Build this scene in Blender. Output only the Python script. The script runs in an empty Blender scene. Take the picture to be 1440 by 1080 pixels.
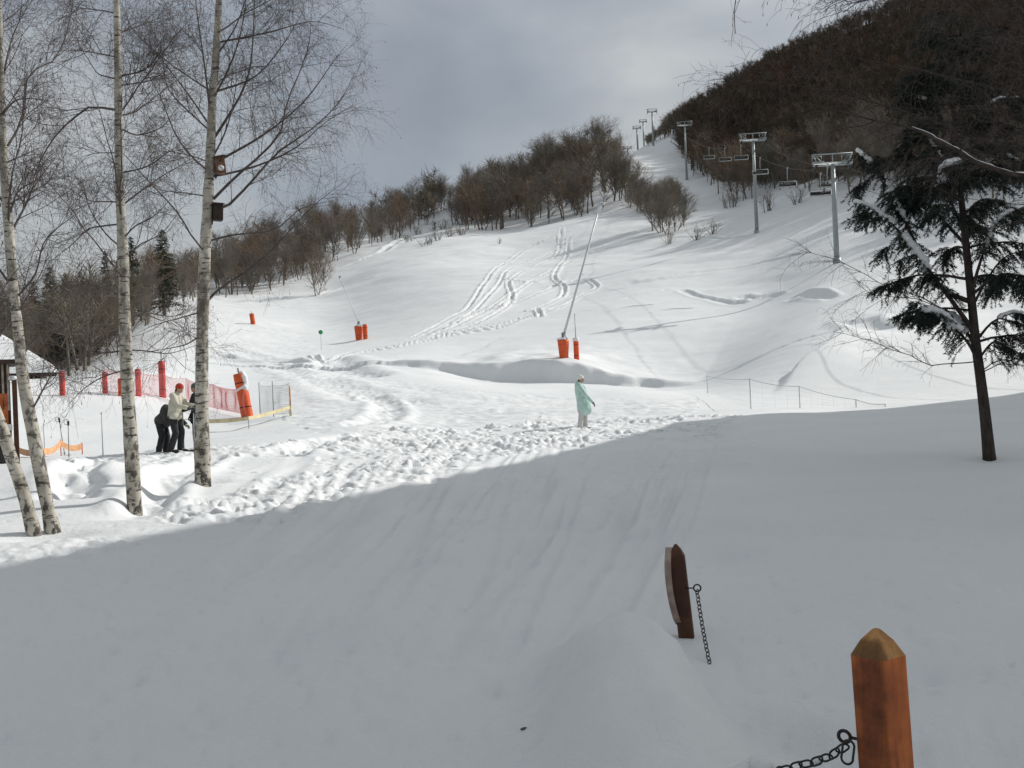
import bpy, math, random
import numpy as np
from mathutils import Matrix, Vector

PI = math.pi
SC = bpy.context.scene
COL = SC.collection
rad = math.radians

# ------------------------------------------------------------------ camera
EYE = np.array([0.0, 0.0, 1.5])
FPX = 1520.0
PITCH = rad(0.38)
ROLL = rad(2.4)
_F = np.array([0, math.cos(PITCH), math.sin(PITCH)])
_R0 = np.array([1.0, 0, 0])
_U0 = np.cross(_R0, _F)
CR = _R0 * math.cos(ROLL) - _U0 * math.sin(ROLL)
CU = _U0 * math.cos(ROLL) + _R0 * math.sin(ROLL)


def ray(px, py):
    return _F + CR * ((px - 720.0) / FPX) + CU * ((540.0 - py) / FPX)


def at(px, py, d):
    """point seen at a pixel of the 1440x1080 photo, d metres away on the map"""
    v = ray(px, py)
    return EYE + v * (d / math.hypot(v[0], v[1]))


def project(P):
    q = P - EYE
    w = np.maximum(q @ _F, 1e-6)
    return 720 + FPX * (q @ CR) / w, 540 - FPX * (q @ CU) / w


# ------------------------------------------------------------------ noise
def _hash(ix, iy, seed):
    h = (ix.astype(np.int64) * 374761393 + iy.astype(np.int64) * 668265263 + seed * 974634777) & 0xFFFFFFFF
    h = ((h ^ (h >> 13)) * 1274126177) & 0xFFFFFFFF
    h = h ^ (h >> 16)
    return (h & 0xFFFF) / 65535.0


def vnoise(x, y, seed=0):
    ix = np.floor(x); iy = np.floor(y)
    fx = x - ix; fy = y - iy
    fx = fx * fx * fx * (fx * (fx * 6 - 15) + 10); fy = fy * fy * fy * (fy * (fy * 6 - 15) + 10)
    a = _hash(ix, iy, seed); b = _hash(ix + 1, iy, seed)
    c = _hash(ix, iy + 1, seed); d = _hash(ix + 1, iy + 1, seed)
    return (a * (1 - fx) + b * fx) * (1 - fy) + (c * (1 - fx) + d * fx) * fy * 1.0 - 0.5


def fbm(x, y, seed=0, octs=4):
    s = 0; a = 1.0
    for o in range(octs):
        s = s + a * vnoise(x * 2.03 ** o + 17.3 * o, y * 2.03 ** o - 9.1 * o, seed + o)
        a *= 0.5
    return s


def sstep(a, b, x):
    t = np.clip((x - a) / (b - a), 0, 1)
    return t * t * (3 - 2 * t)


def pchip(X, Y, x):
    """monotone cubic; Y (n,) or (n,m)"""
    X = np.asarray(X, float); Y = np.asarray(Y, float)
    one = Y.ndim == 1
    if one: Y = Y[:, None]
    h = np.diff(X)[:, None]; dl = np.diff(Y, axis=0) / h
    n = len(X)
    m = np.zeros_like(Y)
    if n > 2:
        w1 = 2 * h[1:] + h[:-1]; w2 = h[1:] + 2 * h[:-1]
        ok = dl[:-1] * dl[1:] > 0
        with np.errstate(divide='ignore', invalid='ignore'):
            mm = (w1 + w2) / (w1 / dl[:-1] + w2 / dl[1:])
        m[1:-1] = np.where(ok, mm, 0)
    m[0] = dl[0]; m[-1] = dl[-1]
    xc = np.clip(x, X[0], X[-1])
    i = np.clip(np.searchsorted(X, xc, side='right') - 1, 0, n - 2)
    t = ((xc - X[i]) / (X[i + 1] - X[i]))[:, None]; hh = (X[i + 1] - X[i])[:, None]
    r = ((2 * t**3 - 3 * t**2 + 1) * Y[i] + (t**3 - 2 * t**2 + t) * hh * m[i]
         + (-2 * t**3 + 3 * t**2) * Y[i + 1] + (t**3 - t**2) * hh * m[i + 1])
    return r[:, 0] if one else r


# ------------------------------------------------------------------ mesh building
class MB:
    def __init__(self):
        self.V = []; self.Q = []; self.T = []; self.n = 0; self.mq = []; self.mt = []; self.tint = []

    def add(self, V, Q=None, T=None, m=0, tint=None):
        V = np.asarray(V, float).reshape(-1, 3)
        if Q is not None and len(Q):
            Q = np.asarray(Q, np.int64).reshape(-1, 4) + self.n; self.Q.append(Q); self.mq.append(np.full(len(Q), m))
        if T is not None and len(T):
            T = np.asarray(T, np.int64).reshape(-1, 3) + self.n; self.T.append(T); self.mt.append(np.full(len(T), m))
        self.V.append(V); self.n += len(V)
        if tint is not None: self.tint.append(np.broadcast_to(tint, (len(V),)))
        return self

    def tubes(self, P, R, k=5, m=0, cap=False, ref=None):
        """T tubes of n points: P (T,n,3), R (T,n)"""
        P = np.asarray(P, float); R = np.asarray(R, float)
        if P.ndim == 2: P = P[None]; R = R[None] if R.ndim else np.full((1, P.shape[1]), float(R))
        T, n = P.shape[:2]
        R = np.broadcast_to(R, (T, n))
        tg = np.gradient(P, axis=1); tg /= np.linalg.norm(tg, axis=2, keepdims=True) + 1e-12
        mean = P[:, -1] - P[:, 0]
        r = np.where((np.abs(mean[:, 2:3]) < 0.8 * (np.linalg.norm(mean, axis=1, keepdims=True) + 1e-9)), [[0, 0, 1.0]], [[1.0, 0.13, 0]])
        if ref is not None: r = np.broadcast_to(np.asarray(ref, float), r.shape)
        a = np.cross(tg, r[:, None, :]); a /= np.linalg.norm(a, axis=2, keepdims=True) + 1e-12
        b = np.cross(tg, a)
        th = np.arange(k) * 2 * PI / k
        V = P[:, :, None, :] + R[:, :, None, None] * (a[:, :, None, :] * np.cos(th)[None, None, :, None] + b[:, :, None, :] * np.sin(th)[None, None, :, None])
        idx = np.arange(T * n * k).reshape(T, n, k)
        q = np.stack([idx[:, :-1], np.roll(idx[:, :-1], -1, 2), np.roll(idx[:, 1:], -1, 2), idx[:, 1:]], -1).reshape(-1, 4)
        tri = []
        V = V.reshape(-1, 3)
        if cap:
            V = np.concatenate([V, P[:, 0], P[:, -1]])
            base = T * n * k
            for t in range(T):
                c0 = base + t; c1 = base + T + t
                for j in range(k):
                    tri.append((c0, idx[t, 0, (j + 1) % k], idx[t, 0, j])); tri.append((c1, idx[t, -1, j], idx[t, -1, (j + 1) % k]))
        return self.add(V, q, tri if cap else None, m)

    def tube(self, pts, r, k=8, m=0, cap=True, ref=None):
        pts = np.asarray(pts, float)
        R = np.full(len(pts), float(r)) if np.isscalar(r) else np.asarray(r, float)
        return self.tubes(pts[None], R[None], k, m, cap, ref)

    def box(self, c, s, rot=None, m=0, bevel=0.0):
        c = np.asarray(c, float); s = np.asarray(s, float) / 2
        if bevel > 0:
            b = min(bevel, min(s) * .9)
            V = []
            for sx in (-1, 1):
                for sy in (-1, 1):
                    for sz in (-1, 1):
                        sg = np.array([sx, sy, sz])
                        for ax in range(3):
                            v = sg * (s - b); v[ax] = sg[ax] * s[ax]; V.append(v)
            V = np.array(V)
            def ix(sx, sy, sz, ax): return ((sx * 2 + sy) * 2 + sz) * 3 + ax
            Q = []; T = []
            Q += [[ix(0,0,0,0), ix(0,0,1,0), ix(0,1,1,0), ix(0,1,0,0)], [ix(1,0,0,0), ix(1,1,0,0), ix(1,1,1,0), ix(1,0,1,0)]]
            Q += [[ix(0,0,0,1), ix(1,0,0,1), ix(1,0,1,1), ix(0,0,1,1)], [ix(0,1,0,1), ix(0,1,1,1), ix(1,1,1,1), ix(1,1,0,1)]]
            Q += [[ix(0,0,0,2), ix(0,1,0,2), ix(1,1,0,2), ix(1,0,0,2)], [ix(0,0,1,2), ix(1,0,1,2), ix(1,1,1,2), ix(0,1,1,2)]]
            for u in (0, 1):
                for v in (0, 1):
                    Q.append([ix(0,u,v,1), ix(1,u,v,1), ix(1,u,v,2), ix(0,u,v,2)])
                    Q.append([ix(u,0,v,0), ix(u,1,v,0), ix(u,1,v,2), ix(u,0,v,2)])
                    Q.append([ix(u,v,0,0), ix(u,v,1,0), ix(u,v,1,1), ix(u,v,0,1)])
                    for w in (0, 1): T.append([ix(u,v,w,0), ix(u,v,w,1), ix(u,v,w,2)])
        else:
            V = np.array([[x, y, z] for x in (-1, 1) for y in (-1, 1) for z in (-1, 1)]) * s
            Q = [[0,1,3,2],[4,6,7,5],[0,4,5,1],[2,3,7,6],[0,2,6,4],[1,5,7,3]]; T = None
        if rot is not None: V = V @ np.asarray(rot).T
        return self.add(V + c, Q, T, m)

    def ell(self, c, r, rot=None, nu=14, nv=8, m=0, noise=0.0, seed=0):
        r = np.broadcast_to(np.asarray(r, float), (3,))
        V = [[0, 0, -1]]
        for j in range(1, nv):
            ph = -PI / 2 + PI * j / nv
            for i in range(nu):
                t = 2 * PI * i / nu; V.append([math.cos(ph) * math.cos(t), math.cos(ph) * math.sin(t), math.sin(ph)])
        V.append([0, 0, 1]); V = np.array(V)
        if noise:
            rg = np.random.default_rng(seed); V = V * (1 + noise * rg.standard_normal((len(V), 1)))
        T = []; Q = []
        for i in range(nu):
            T.append([0, 1 + (i + 1) % nu, 1 + i]); b = 1 + (nv - 2) * nu
            T.append([len(V) - 1, b + i, b + (i + 1) % nu])
            for j in range(nv - 2):
                a = 1 + j * nu; Q.append([a + i, a + (i + 1) % nu, a + nu + (i + 1) % nu, a + nu + i])
        V = V * r
        if rot is not None: V = V @ np.asarray(rot).T
        return self.add(V + np.asarray(c, float), Q, T, m)

    def capsule(self, p, q, r1, r2, k=12, m=0):
        p = np.asarray(p, float); q = np.asarray(q, float)
        d = q - p; L = np.linalg.norm(d); d = d / (L + 1e-9)
        pts = []; rr = []
        for a in (85, 60, 35, 12): pts.append(p - d * r1 * math.sin(rad(a))); rr.append(r1 * math.cos(rad(a)))
        pts += [p + d * L * .33, p + d * L * .67]; rr += [r1 * .67 + r2 * .33, r1 * .33 + r2 * .67]
        for a in (12, 35, 60, 85): pts.append(q + d * r2 * math.sin(rad(a))); rr.append(r2 * math.cos(rad(a)))
        return self.tube(pts, rr, k, m, True)

    def build(self, name, mats, parent=None, smooth=True):
        V = np.concatenate(self.V).astype(np.float32)
        nq = sum(len(q) for q in self.Q); nt = sum(len(t) for t in self.T)
        me = bpy.data.meshes.new(name)
        me.vertices.add(len(V)); me.vertices.foreach_set('co', V.ravel())
        li = []; ls = []; mi = []
        if nq:
            q = np.concatenate(self.Q); li.append(q.ravel()); ls.append(np.arange(nq) * 4); mi.append(np.concatenate(self.mq))
        if nt:
            t = np.concatenate(self.T); li.append(t.ravel()); ls.append(nq * 4 + np.arange(nt) * 3); mi.append(np.concatenate(self.mt))
        li = np.concatenate(li).astype(np.int32)
        me.loops.add(len(li)); me.loops.foreach_set('vertex_index', li)
        me.polygons.add(nq + nt); me.polygons.foreach_set('loop_start', np.concatenate(ls).astype(np.int32))
        if not isinstance(mats, (list, tuple)): mats = [mats]
        for m in mats: me.materials.append(m)
        me.polygons.foreach_set('material_index', np.concatenate(mi).astype(np.int32))
        me.polygons.foreach_set('use_smooth', np.full(nq + nt, smooth, dtype=bool))
        if self.tint:
            at_ = me.attributes.new('tint', 'FLOAT', 'POINT'); at_.data.foreach_set('value', np.concatenate(self.tint).astype(np.float32))
        me.update(calc_edges=True)
        o = bpy.data.objects.new(name, me); COL.objects.link(o)
        if parent is not None: o.parent = parent
        return o


def rotz(a):
    c, s = math.cos(a), math.sin(a); return np.array([[c, -s, 0], [s, c, 0], [0, 0, 1.0]])


def rotaxis(ax, a): return np.array(Matrix.Rotation(a, 3, Vector(ax)))


def tag(o, label=None, cat=None, group=None, kind=None):
    if label: o['label'] = label
    if cat: o['category'] = cat
    if group: o['group'] = group
    if kind: o['kind'] = kind
    return o


def thing(name, label, cat, loc=(0, 0, 0), rz=0.0, group=None):
    o = bpy.data.objects.new(name, None); COL.objects.link(o)
    o.location = [float(v) for v in loc]; o.rotation_euler = (0, 0, rz)
    return tag(o, label, cat, group)


def dup(root, loc, rz, scale=None, label=None, group=None):
    r = root.copy(); COL.objects.link(r); r.location = [float(v) for v in loc]; r.rotation_euler = (0, 0, rz)
    if scale is not None: r.scale = scale
    if label: r['label'] = label
    if group: r['group'] = group
    for ch in list(root.children):
        c = ch.copy(); COL.objects.link(c); c.parent = r
        for g in ch.children:
            d = g.copy(); COL.objects.link(d); d.parent = c
    return r


# ------------------------------------------------------------------ materials
class NT:
    def __init__(self, name):
        self.m = bpy.data.materials.new(name); self.m.use_nodes = True
        self.t = self.m.node_tree; self.b = self.t.nodes['Principled BSDF']

    def n(self, kind, **kw):
        x = self.t.nodes.new(kind)
        for k, v in kw.items():
            if k.startswith('_'): setattr(x, k[1:], v)
            else: x.inputs[k.replace('_', ' ')].default_value = v
        return x

    def l(self, a, b): self.t.links.new(a, b)


def ramp(nt, fac, stops, interp='LINEAR'):
    r = nt.t.nodes.new('ShaderNodeValToRGB'); r.color_ramp.interpolation = interp
    e = r.color_ramp.elements
    while len(e) < len(stops): e.new(0.5)
    for i, (p, c) in enumerate(stops):
        e[i].position = p; e[i].color = (*c, 1) if len(c) == 3 else c
    nt.l(fac, r.inputs[0]); return r.outputs[0]


def mat_plain(name, c, rough=.6, var=.25, scale=8.0, metal=0.0, stretch=(1, 1, 1), spec=.3, bump=0.0):
    """base colour broken up by noise in the object's own space"""
    nt = NT(name)
    tc = nt.n('ShaderNodeTexCoord'); mp = nt.n('ShaderNodeMapping'); mp.inputs['Scale'].default_value = stretch
    nt.l(tc.outputs['Object'], mp.inputs[0])
    nz = nt.n('ShaderNodeTexNoise', Scale=scale, Detail=5.0, Roughness=.6); nt.l(mp.outputs[0], nz.inputs['Vector'])
    lo = [max(0, v * (1 - var)) for v in c]; hi = [min(1, v * (1 + var)) for v in c]
    nt.l(ramp(nt, nz.outputs['Fac'], [(.3, lo), (.7, hi)]), nt.b.inputs['Base Color'])
    nt.b.inputs['Roughness'].default_value = rough; nt.b.inputs['Metallic'].default_value = metal
    nt.b.inputs['Specular IOR Level'].default_value = spec
    if bump:
        bp = nt.n('ShaderNodeBump', Strength=bump, Distance=.02); nt.l(nz.outputs['Fac'], bp.inputs['Height']); nt.l(bp.outputs[0], nt.b.inputs['Normal'])
    return nt.m


def mat_snow(name, litter=False):
    nt = NT(name)
    g = nt.n('ShaderNodeNewGeometry')
    n1 = nt.n('ShaderNodeTexNoise', Scale=9.0, Detail=9.0, Roughness=.7); nt.l(g.outputs['Position'], n1.inputs['Vector'])
    n2 = nt.n('ShaderNodeTexNoise', Scale=.35, Detail=4.0, Roughness=.5); nt.l(g.outputs['Position'], n2.inputs['Vector'])
    col = ramp(nt, n2.outputs['Fac'], [(.3, (.695, .715, .727)), (.7, (.748, .76, .762))])
    if litter:
        a = nt.n('ShaderNodeAttribute', _attribute_name='litter')
        n3 = nt.n('ShaderNodeTexNoise', Scale=.16, Detail=6.0, Roughness=.7); nt.l(g.outputs['Position'], n3.inputs['Vector'])
        ad = nt.n('ShaderNodeMath', _operation='MULTIPLY_ADD'); nt.l(n3.outputs['Fac'], ad.inputs[0]); ad.inputs[1].default_value = .9; 
        nt.l(a.outputs['Fac'], ad.inputs[2])
        f = ramp(nt, ad.outputs[0], [(.86, (0, 0, 0)), (1.0, (1, 1, 1))])
        n4 = nt.n('ShaderNodeTexNoise', Scale=.8, Detail=6.0, Roughness=.7); nt.l(g.outputs['Position'], n4.inputs['Vector'])
        lc = ramp(nt, n4.outputs['Fac'], [(.3, (.035, .026, .02)), (.7, (.10, .07, .05))])
        mx = nt.n('ShaderNodeMix', _data_type='RGBA'); nt.l(f, mx.inputs['Factor']); nt.l(col, mx.inputs[6]); nt.l(lc, mx.inputs[7]); col = mx.outputs[2]
    nt.l(col, nt.b.inputs['Base Color'])
    nt.b.inputs['Roughness'].default_value = .62; nt.b.inputs['Specular IOR Level'].default_value = .25
    bp = nt.n('ShaderNodeBump', Strength=.6, Distance=.035); nt.l(n1.outputs['Fac'], bp.inputs['Height'])
    n5 = nt.n('ShaderNodeTexNoise', Scale=55.0, Detail=4.0, Roughness=.7); nt.l(g.outputs['Position'], n5.inputs['Vector'])
    b2 = nt.n('ShaderNodeBump', Strength=.5, Distance=.006); nt.l(n5.outputs['Fac'], b2.inputs['Height']); nt.l(bp.outputs[0], b2.inputs['Normal']); nt.l(b2.outputs[0], nt.b.inputs['Normal'])
    return nt.m


def mat_birch(name, dark=1.0):
    nt = NT(name)
    g = nt.n('ShaderNodeTexCoord')
    mp = nt.n('ShaderNodeMapping'); mp.inputs['Scale'].default_value = (5, 5, 26); nt.l(g.outputs['Object'], mp.inputs[0])
    n1 = nt.n('ShaderNodeTexNoise', Scale=1.0, Detail=4.0, Roughness=.6); nt.l(mp.outputs[0], n1.inputs['Vector'])
    n2 = nt.n('ShaderNodeTexNoise', Scale=8.0, Detail=5.0, Roughness=.65); mp2 = nt.n('ShaderNodeMapping'); mp2.inputs['Scale'].default_value = (1.2, 1.2, .75); nt.l(g.outputs['Object'], mp2.inputs[0]); nt.l(mp2.outputs[0], n2.inputs['Vector'])
    n3 = nt.n('ShaderNodeTexNoise', Scale=2.2, Detail=3.0, Roughness=.6); nt.l(g.outputs['Object'], n3.inputs['Vector'])
    base = ramp(nt, n3.outputs['Fac'], [(.28, (.20, .175, .14)), (.45, (.38, .35, .29)), (.6, (.50, .47, .40)), (.78, (.60, .57, .51))])
    f1 = ramp(nt, n1.outputs['Fac'], [(.56, (0, 0, 0)), (.63, (1, 1, 1))])
    f2 = ramp(nt, n2.outputs['Fac'], [(.50, (0, 0, 0)), (.58, (1, 1, 1))])
    sp = nt.n('ShaderNodeSeparateXYZ'); nt.l(g.outputs['Object'], sp.inputs[0])
    lowm = nt.n('ShaderNodeMapRange'); nt.l(sp.outputs[2], lowm.inputs[0])
    for i, v in enumerate((0.0, 5.5, 1.0, .3)): lowm.inputs[1 + i].default_value = v
    mul = nt.n('ShaderNodeMath', _operation='MULTIPLY'); nt.l(f2, mul.inputs[0]); nt.l(lowm.outputs[0], mul.inputs[1])
    mxm = nt.n('ShaderNodeMath', _operation='MAXIMUM'); nt.l(f1, mxm.inputs[0]); nt.l(mul.outputs[0], mxm.inputs[1])
    mx = nt.n('ShaderNodeMix', _data_type='RGBA'); nt.l(mxm.outputs[0], mx.inputs['Factor']); nt.l(base, mx.inputs[6]); mx.inputs[7].default_value = (.05, .04, .033, 1)
    nt.l(mx.outputs[2], nt.b.inputs['Base Color']); nt.b.inputs['Roughness'].default_value = .75
    bp = nt.n('ShaderNodeBump', Strength=.6, Distance=.012); nt.l(mxm.outputs[0], bp.inputs['Height']); bp.invert = True; nt.l(bp.outputs[0], nt.b.inputs['Normal'])
    return nt.m


def mat_tree(name, stops, use_attr=False):
    """each tree its own tint"""
    nt = NT(name)
    if use_attr:
        h_ = nt.n('ShaderNodeMath', _operation='MULTIPLY'); h_.inputs[1].default_value = .5; nt.l(nt.n('ShaderNodeAttribute', _attribute_name='tint').outputs['Fac'], h_.inputs[0]); f = h_.outputs[0]
    else: f = nt.n('ShaderNodeObjectInfo').outputs['Random']
    nt.l(ramp(nt, f, stops), nt.b.inputs['Base Color']); nt.b.inputs['Roughness'].default_value = .85; nt.b.inputs['Specular IOR Level'].default_value = .15
    return nt.m


def mat_wood(name, c1, c2, rough=.6, shade_stain=None):
    nt = NT(name)
    tc = nt.n('ShaderNodeTexCoord'); mp = nt.n('ShaderNodeMapping'); mp.inputs['Scale'].default_value = (22, 22, 1.6); nt.l(tc.outputs['Object'], mp.inputs[0])
    n1 = nt.n('ShaderNodeTexNoise', Scale=1.6, Detail=7.0, Roughness=.65, Distortion=.6); nt.l(mp.outputs[0], n1.inputs['Vector'])
    n2 = nt.n('ShaderNodeTexNoise', Scale=7.0, Detail=4.0, Roughness=.6); nt.l(tc.outputs['Object'], n2.inputs['Vector'])
    a = ramp(nt, n1.outputs['Fac'], [(.3, c1), (.7, c2)])
    mx = nt.n('ShaderNodeMix', _data_type='RGBA', _blend_type='MULTIPLY'); mx.inputs['Factor'].default_value = 1
    nt.l(a, mx.inputs[6]); nt.l(ramp(nt, n2.outputs['Fac'], [(.35, (.55, .5, .5)), (.6, (1, 1, 1))]), mx.inputs[7])
    out = mx.outputs[2]
    if shade_stain:       # one side darkened in the colour to stand for shade, plus some stains
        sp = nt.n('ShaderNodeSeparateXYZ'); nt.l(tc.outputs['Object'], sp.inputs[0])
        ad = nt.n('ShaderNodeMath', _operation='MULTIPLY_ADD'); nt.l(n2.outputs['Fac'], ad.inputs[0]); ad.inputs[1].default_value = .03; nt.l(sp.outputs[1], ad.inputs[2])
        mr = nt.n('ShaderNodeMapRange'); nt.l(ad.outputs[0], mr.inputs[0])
        for i, v in enumerate((shade_stain[0], shade_stain[0] + .012, .42, 1.0)): mr.inputs[1 + i].default_value = v
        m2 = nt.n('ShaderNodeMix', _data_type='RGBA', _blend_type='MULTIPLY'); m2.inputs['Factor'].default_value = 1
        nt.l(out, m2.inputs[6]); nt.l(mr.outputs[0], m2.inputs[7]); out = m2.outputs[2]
    nt.l(out, nt.b.inputs['Base Color']); nt.b.inputs['Roughness'].default_value = rough; nt.b.inputs['Specular IOR Level'].default_value = .3
    bp = nt.n('ShaderNodeBump', Strength=.4, Distance=.004); nt.l(n1.outputs['Fac'], bp.inputs['Height']); nt.l(bp.outputs[0], nt.b.inputs['Normal'])
    return nt.m


M = {}
M['ground'] = mat_snow('ground_snow', True)
M['snow'] = mat_snow('loose_snow')
M['birch'] = mat_birch('birch_bark')
M['twig'] = mat_plain('birch_twig', (.085, .066, .06), .8, .35, 3)
M['limb'] = mat_plain('birch_limb', (.10, .085, .078), .8, .4, 4)
M['bare'] = mat_tree('bare_tree', [(0, (.15, .14, .128)), (.3, (.175, .15, .122)), (.55, (.165, .16, .13)), (.8, (.20, .145, .10)), (1, (.165, .16, .152))])
M['baretrunk'] = mat_plain('bare_trunk', (.16, .15, .135), .85, .4, 2)
M['mass'] = mat_tree('mass_tree', [(0, (.055, .046, .037)), (.17, (.082, .06, .044)), (.27, (.068, .062, .043)), (.33, (.115, .062, .036)), (.4, (.06, .055, .045)), (.75, (.15, .13, .11)), (.85, (.17, .125, .09)), (1, (.15, .14, .11))], True)
M['spruce'] = mat_tree('spruce_needles', [(0, (.018, .03, .018)), (1, (.035, .045, .024))])
M['fir'] = mat_plain('fir_needles', (.016, .026, .018), .7, .5, 5)
M['firbark'] = mat_plain('fir_bark', (.045, .035, .03), .9, .5, 14, stretch=(1, 1, .35), bump=.6)
M['orange'] = mat_plain('orange_pad', (.62, .10, .025), .5, .18, 5)
M['red'] = mat_plain('red_pad', (.56, .07, .055), .5, .18, 5)
M['steel'] = mat_plain('galvanised_steel', (.30, .33, .33), .5, .15, 3, metal=.35)
M['lightsteel'] = mat_plain('pale_steel', (.52, .55, .55), .5, .15, 3, metal=.2)
M['darksteel'] = mat_plain('dark_metal', (.035, .033, .033), .45, .3, 30, metal=.6)
M['net'] = mat_plain('red_net_cord', (.72, .26, .26), .8, .15, 3)
M['tape'] = mat_plain('orange_tape', (.60, .33, .17), .7, .25, 6)
M['yellowtape'] = mat_plain('yellow_tape', (.60, .52, .32), .7, .25, 6)
M['grey_net'] = mat_plain('grey_net_cord', (.50, .55, .54), .8, .2, 3)
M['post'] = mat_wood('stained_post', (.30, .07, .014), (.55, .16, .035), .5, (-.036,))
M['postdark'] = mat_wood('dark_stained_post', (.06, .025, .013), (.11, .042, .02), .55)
M['rawwood'] = mat_wood('bare_end_grain', (.30, .14, .045), (.52, .28, .10), .7, (-.012,))
M['palewood'] = mat_wood('weathered_board', (.30, .22, .18), (.42, .33, .28), .7)
M['darkwood'] = mat_wood('dark_plank', (.03, .022, .018), (.07, .045, .035), .7)
M['batten'] = mat_wood('pale_batten', (.34, .30, .24), (.46, .42, .34), .7)
M['white'] = mat_plain('white_paint', (.78, .78, .76), .4, .06, 4)
M['boxwood'] = mat_wood('box_plank', (.14, .06, .025), (.28, .11, .04), .6)
M['mint'] = mat_plain('mint_jacket', (.44, .60, .55), .8, .15, 9, bump=.9)
M['cream'] = mat_plain('cream_jacket', (.50, .48, .39), .8, .15, 9, bump=.9)
M['black'] = mat_plain('black_cloth', (.022, .024, .026), .75, .3, 8, bump=.2)
M['navy'] = mat_plain('dark_jacket', (.05, .05, .048), .75, .3, 8, bump=.2)
M['palecloth'] = mat_plain('pale_trousers', (.52, .52, .50), .8, .1, 8, bump=.2)
M['whitehat'] = mat_plain('white_wool', (.72, .71, .64), .9, .08, 30, bump=.3)
M['redhat'] = mat_plain('red_wool', (.42, .05, .03), .9, .15, 30, bump=.3)
M['greyhat'] = mat_plain('grey_wool', (.10, .11, .11), .9, .15, 30, bump=.3)
M['skin'] = mat_plain('skin', (.45, .26, .18), .5, .08, 9)
M['hair'] = mat_plain('brown_hair', (.06, .035, .02), .6, .3, 30)
M['green'] = mat_plain('green_sign', (.03, .30, .10), .5, .1, 5)
M['plaster'] = mat_plain('plaster', (.55, .52, .46), .85, .1, 2)
M['glass'] = mat_plain('window_pane', (.03, .04, .05), .12, .2, 1, spec=.6)
M['orangepanel'] = mat_wood('orange_panel', (.42, .09, .02), (.60, .17, .04), .6)

# ------------------------------------------------------------------ terrain
E0 = -1.45                      # ground below the eye, near the camera


def elev(px, py, d): return at(px, py, d)[2] - EYE[2]


# columns of the photo: (distance, photo row) up the slope; ground nearer than the first pair lies flat
COLS = {
    0:    [(24, 672), (34, 643), (44, 590), (60, 534), (66, 541), (110, 532), (150, 520), (230, 500), (330, 500)],
    90:   [(24, 668), (34, 640), (46, 585), (60, 534), (66, 540), (110, 525), (150, 508), (230, 470), (330, 470)],
    160:  [(24, 666), (34, 636), (46, 580), (62, 518), (90, 512), (120, 492), (150, 472), (230, 430), (330, 430)],
    240:  [(24, 663), (34, 632), (46, 588), (62, 552), (90, 500), (120, 472), (150, 440), (230, 395), (330, 395)],
    310:  [(24, 662), (34, 622), (46, 588), (65, 550), (100, 500), (130, 466), (185, 422), (240, 388), (330, 375)],
    450:  [(24, 656), (36, 600), (52, 560), (80, 521), (115, 490), (150, 462), (190, 417), (220, 386), (280, 344), (330, 330)],
    560:  [(24, 649), (36, 600), (58, 550), (80, 515), (105, 486), (150, 430), (205, 362), (215, 356), (290, 330), (340, 312)],
    610:  [(24, 647), (37, 600), (58, 545), (74, 524), (105, 480), (150, 418), (215, 349), (225, 345), (290, 318), (340, 295)],
    660:  [(24, 645), (37, 599), (58, 545), (74, 541), (105, 477), (150, 410), (225, 340), (235, 336), (290, 302), (340, 275)],
    720:  [(24, 642), (37, 592), (58, 550), (74, 543), (105, 472), (140, 420), (190, 370), (245, 331), (252, 329), (330, 280), (370, 268)],
    800:  [(25, 635), (34, 602), (58, 550), (74, 541), (105, 465), (140, 415), (190, 362), (240, 313), (250, 310), (330, 248), (370, 236)],
    860:  [(25, 630), (34, 599), (58, 547), (74, 545), (105, 457), (140, 405), (190, 350), (235, 303), (250, 297), (330, 222), (365, 216), (430, 222), (640, 220)],
    910:  [(26, 625), (34, 596), (56, 551), (74, 550), (105, 455), (140, 398), (190, 343), (235, 298), (260, 275), (350, 230), (430, 214), (600, 204), (640, 204)],
    945:  [(27, 620), (34, 593), (54, 555), (72, 549), (105, 452), (140, 395), (190, 340), (230, 300), (296, 257), (360, 222), (430, 203), (520, 192), (560, 190)],
    975:  [(28, 615), (34, 591), (52, 560), (70, 553), (105, 452), (140, 393), (190, 330), (230, 295), (296, 252), (360, 218), (420, 190), (480, 172), (540, 168)],
    1065: [(29, 603), (36, 580), (48, 562), (75, 500), (100, 450), (130, 396), (170, 330), (230, 287), (300, 225), (380, 170), (440, 130), (490, 112), (540, 108)],
    1180: [(30, 596), (36, 582), (46, 566), (62, 500), (85, 440), (118, 362), (165, 298), (230, 225), (310, 155), (390, 105), (480, 62), (540, 52)],
    1300: [(30, 592), (37, 576), (46, 560), (60, 500), (82, 440), (115, 350), (150, 292), (220, 205), (310, 125), (400, 65), (500, 12), (560, 2)],
    1440: [(30, 586), (38, 573), (48, 545), (58, 510), (78, 460), (110, 350), (145, 280), (210, 185), (300, 95), (390, 30), (490, -40), (560, -55)],
}
_azc = []; _fun = []
for px in sorted(COLS):
    pts = COLS[px]
    q = [at(px, py, d) for d, py in pts]
    _azc.append(math.atan2(q[len(q) // 2][0], q[len(q) // 2][1]))
    _fun.append(([0, 6, 14, 20] + [d for d, _ in pts], [E0, E0, E0 - .02, E0 - .02] + [v[2] - EYE[2] for v in q]))
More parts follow.
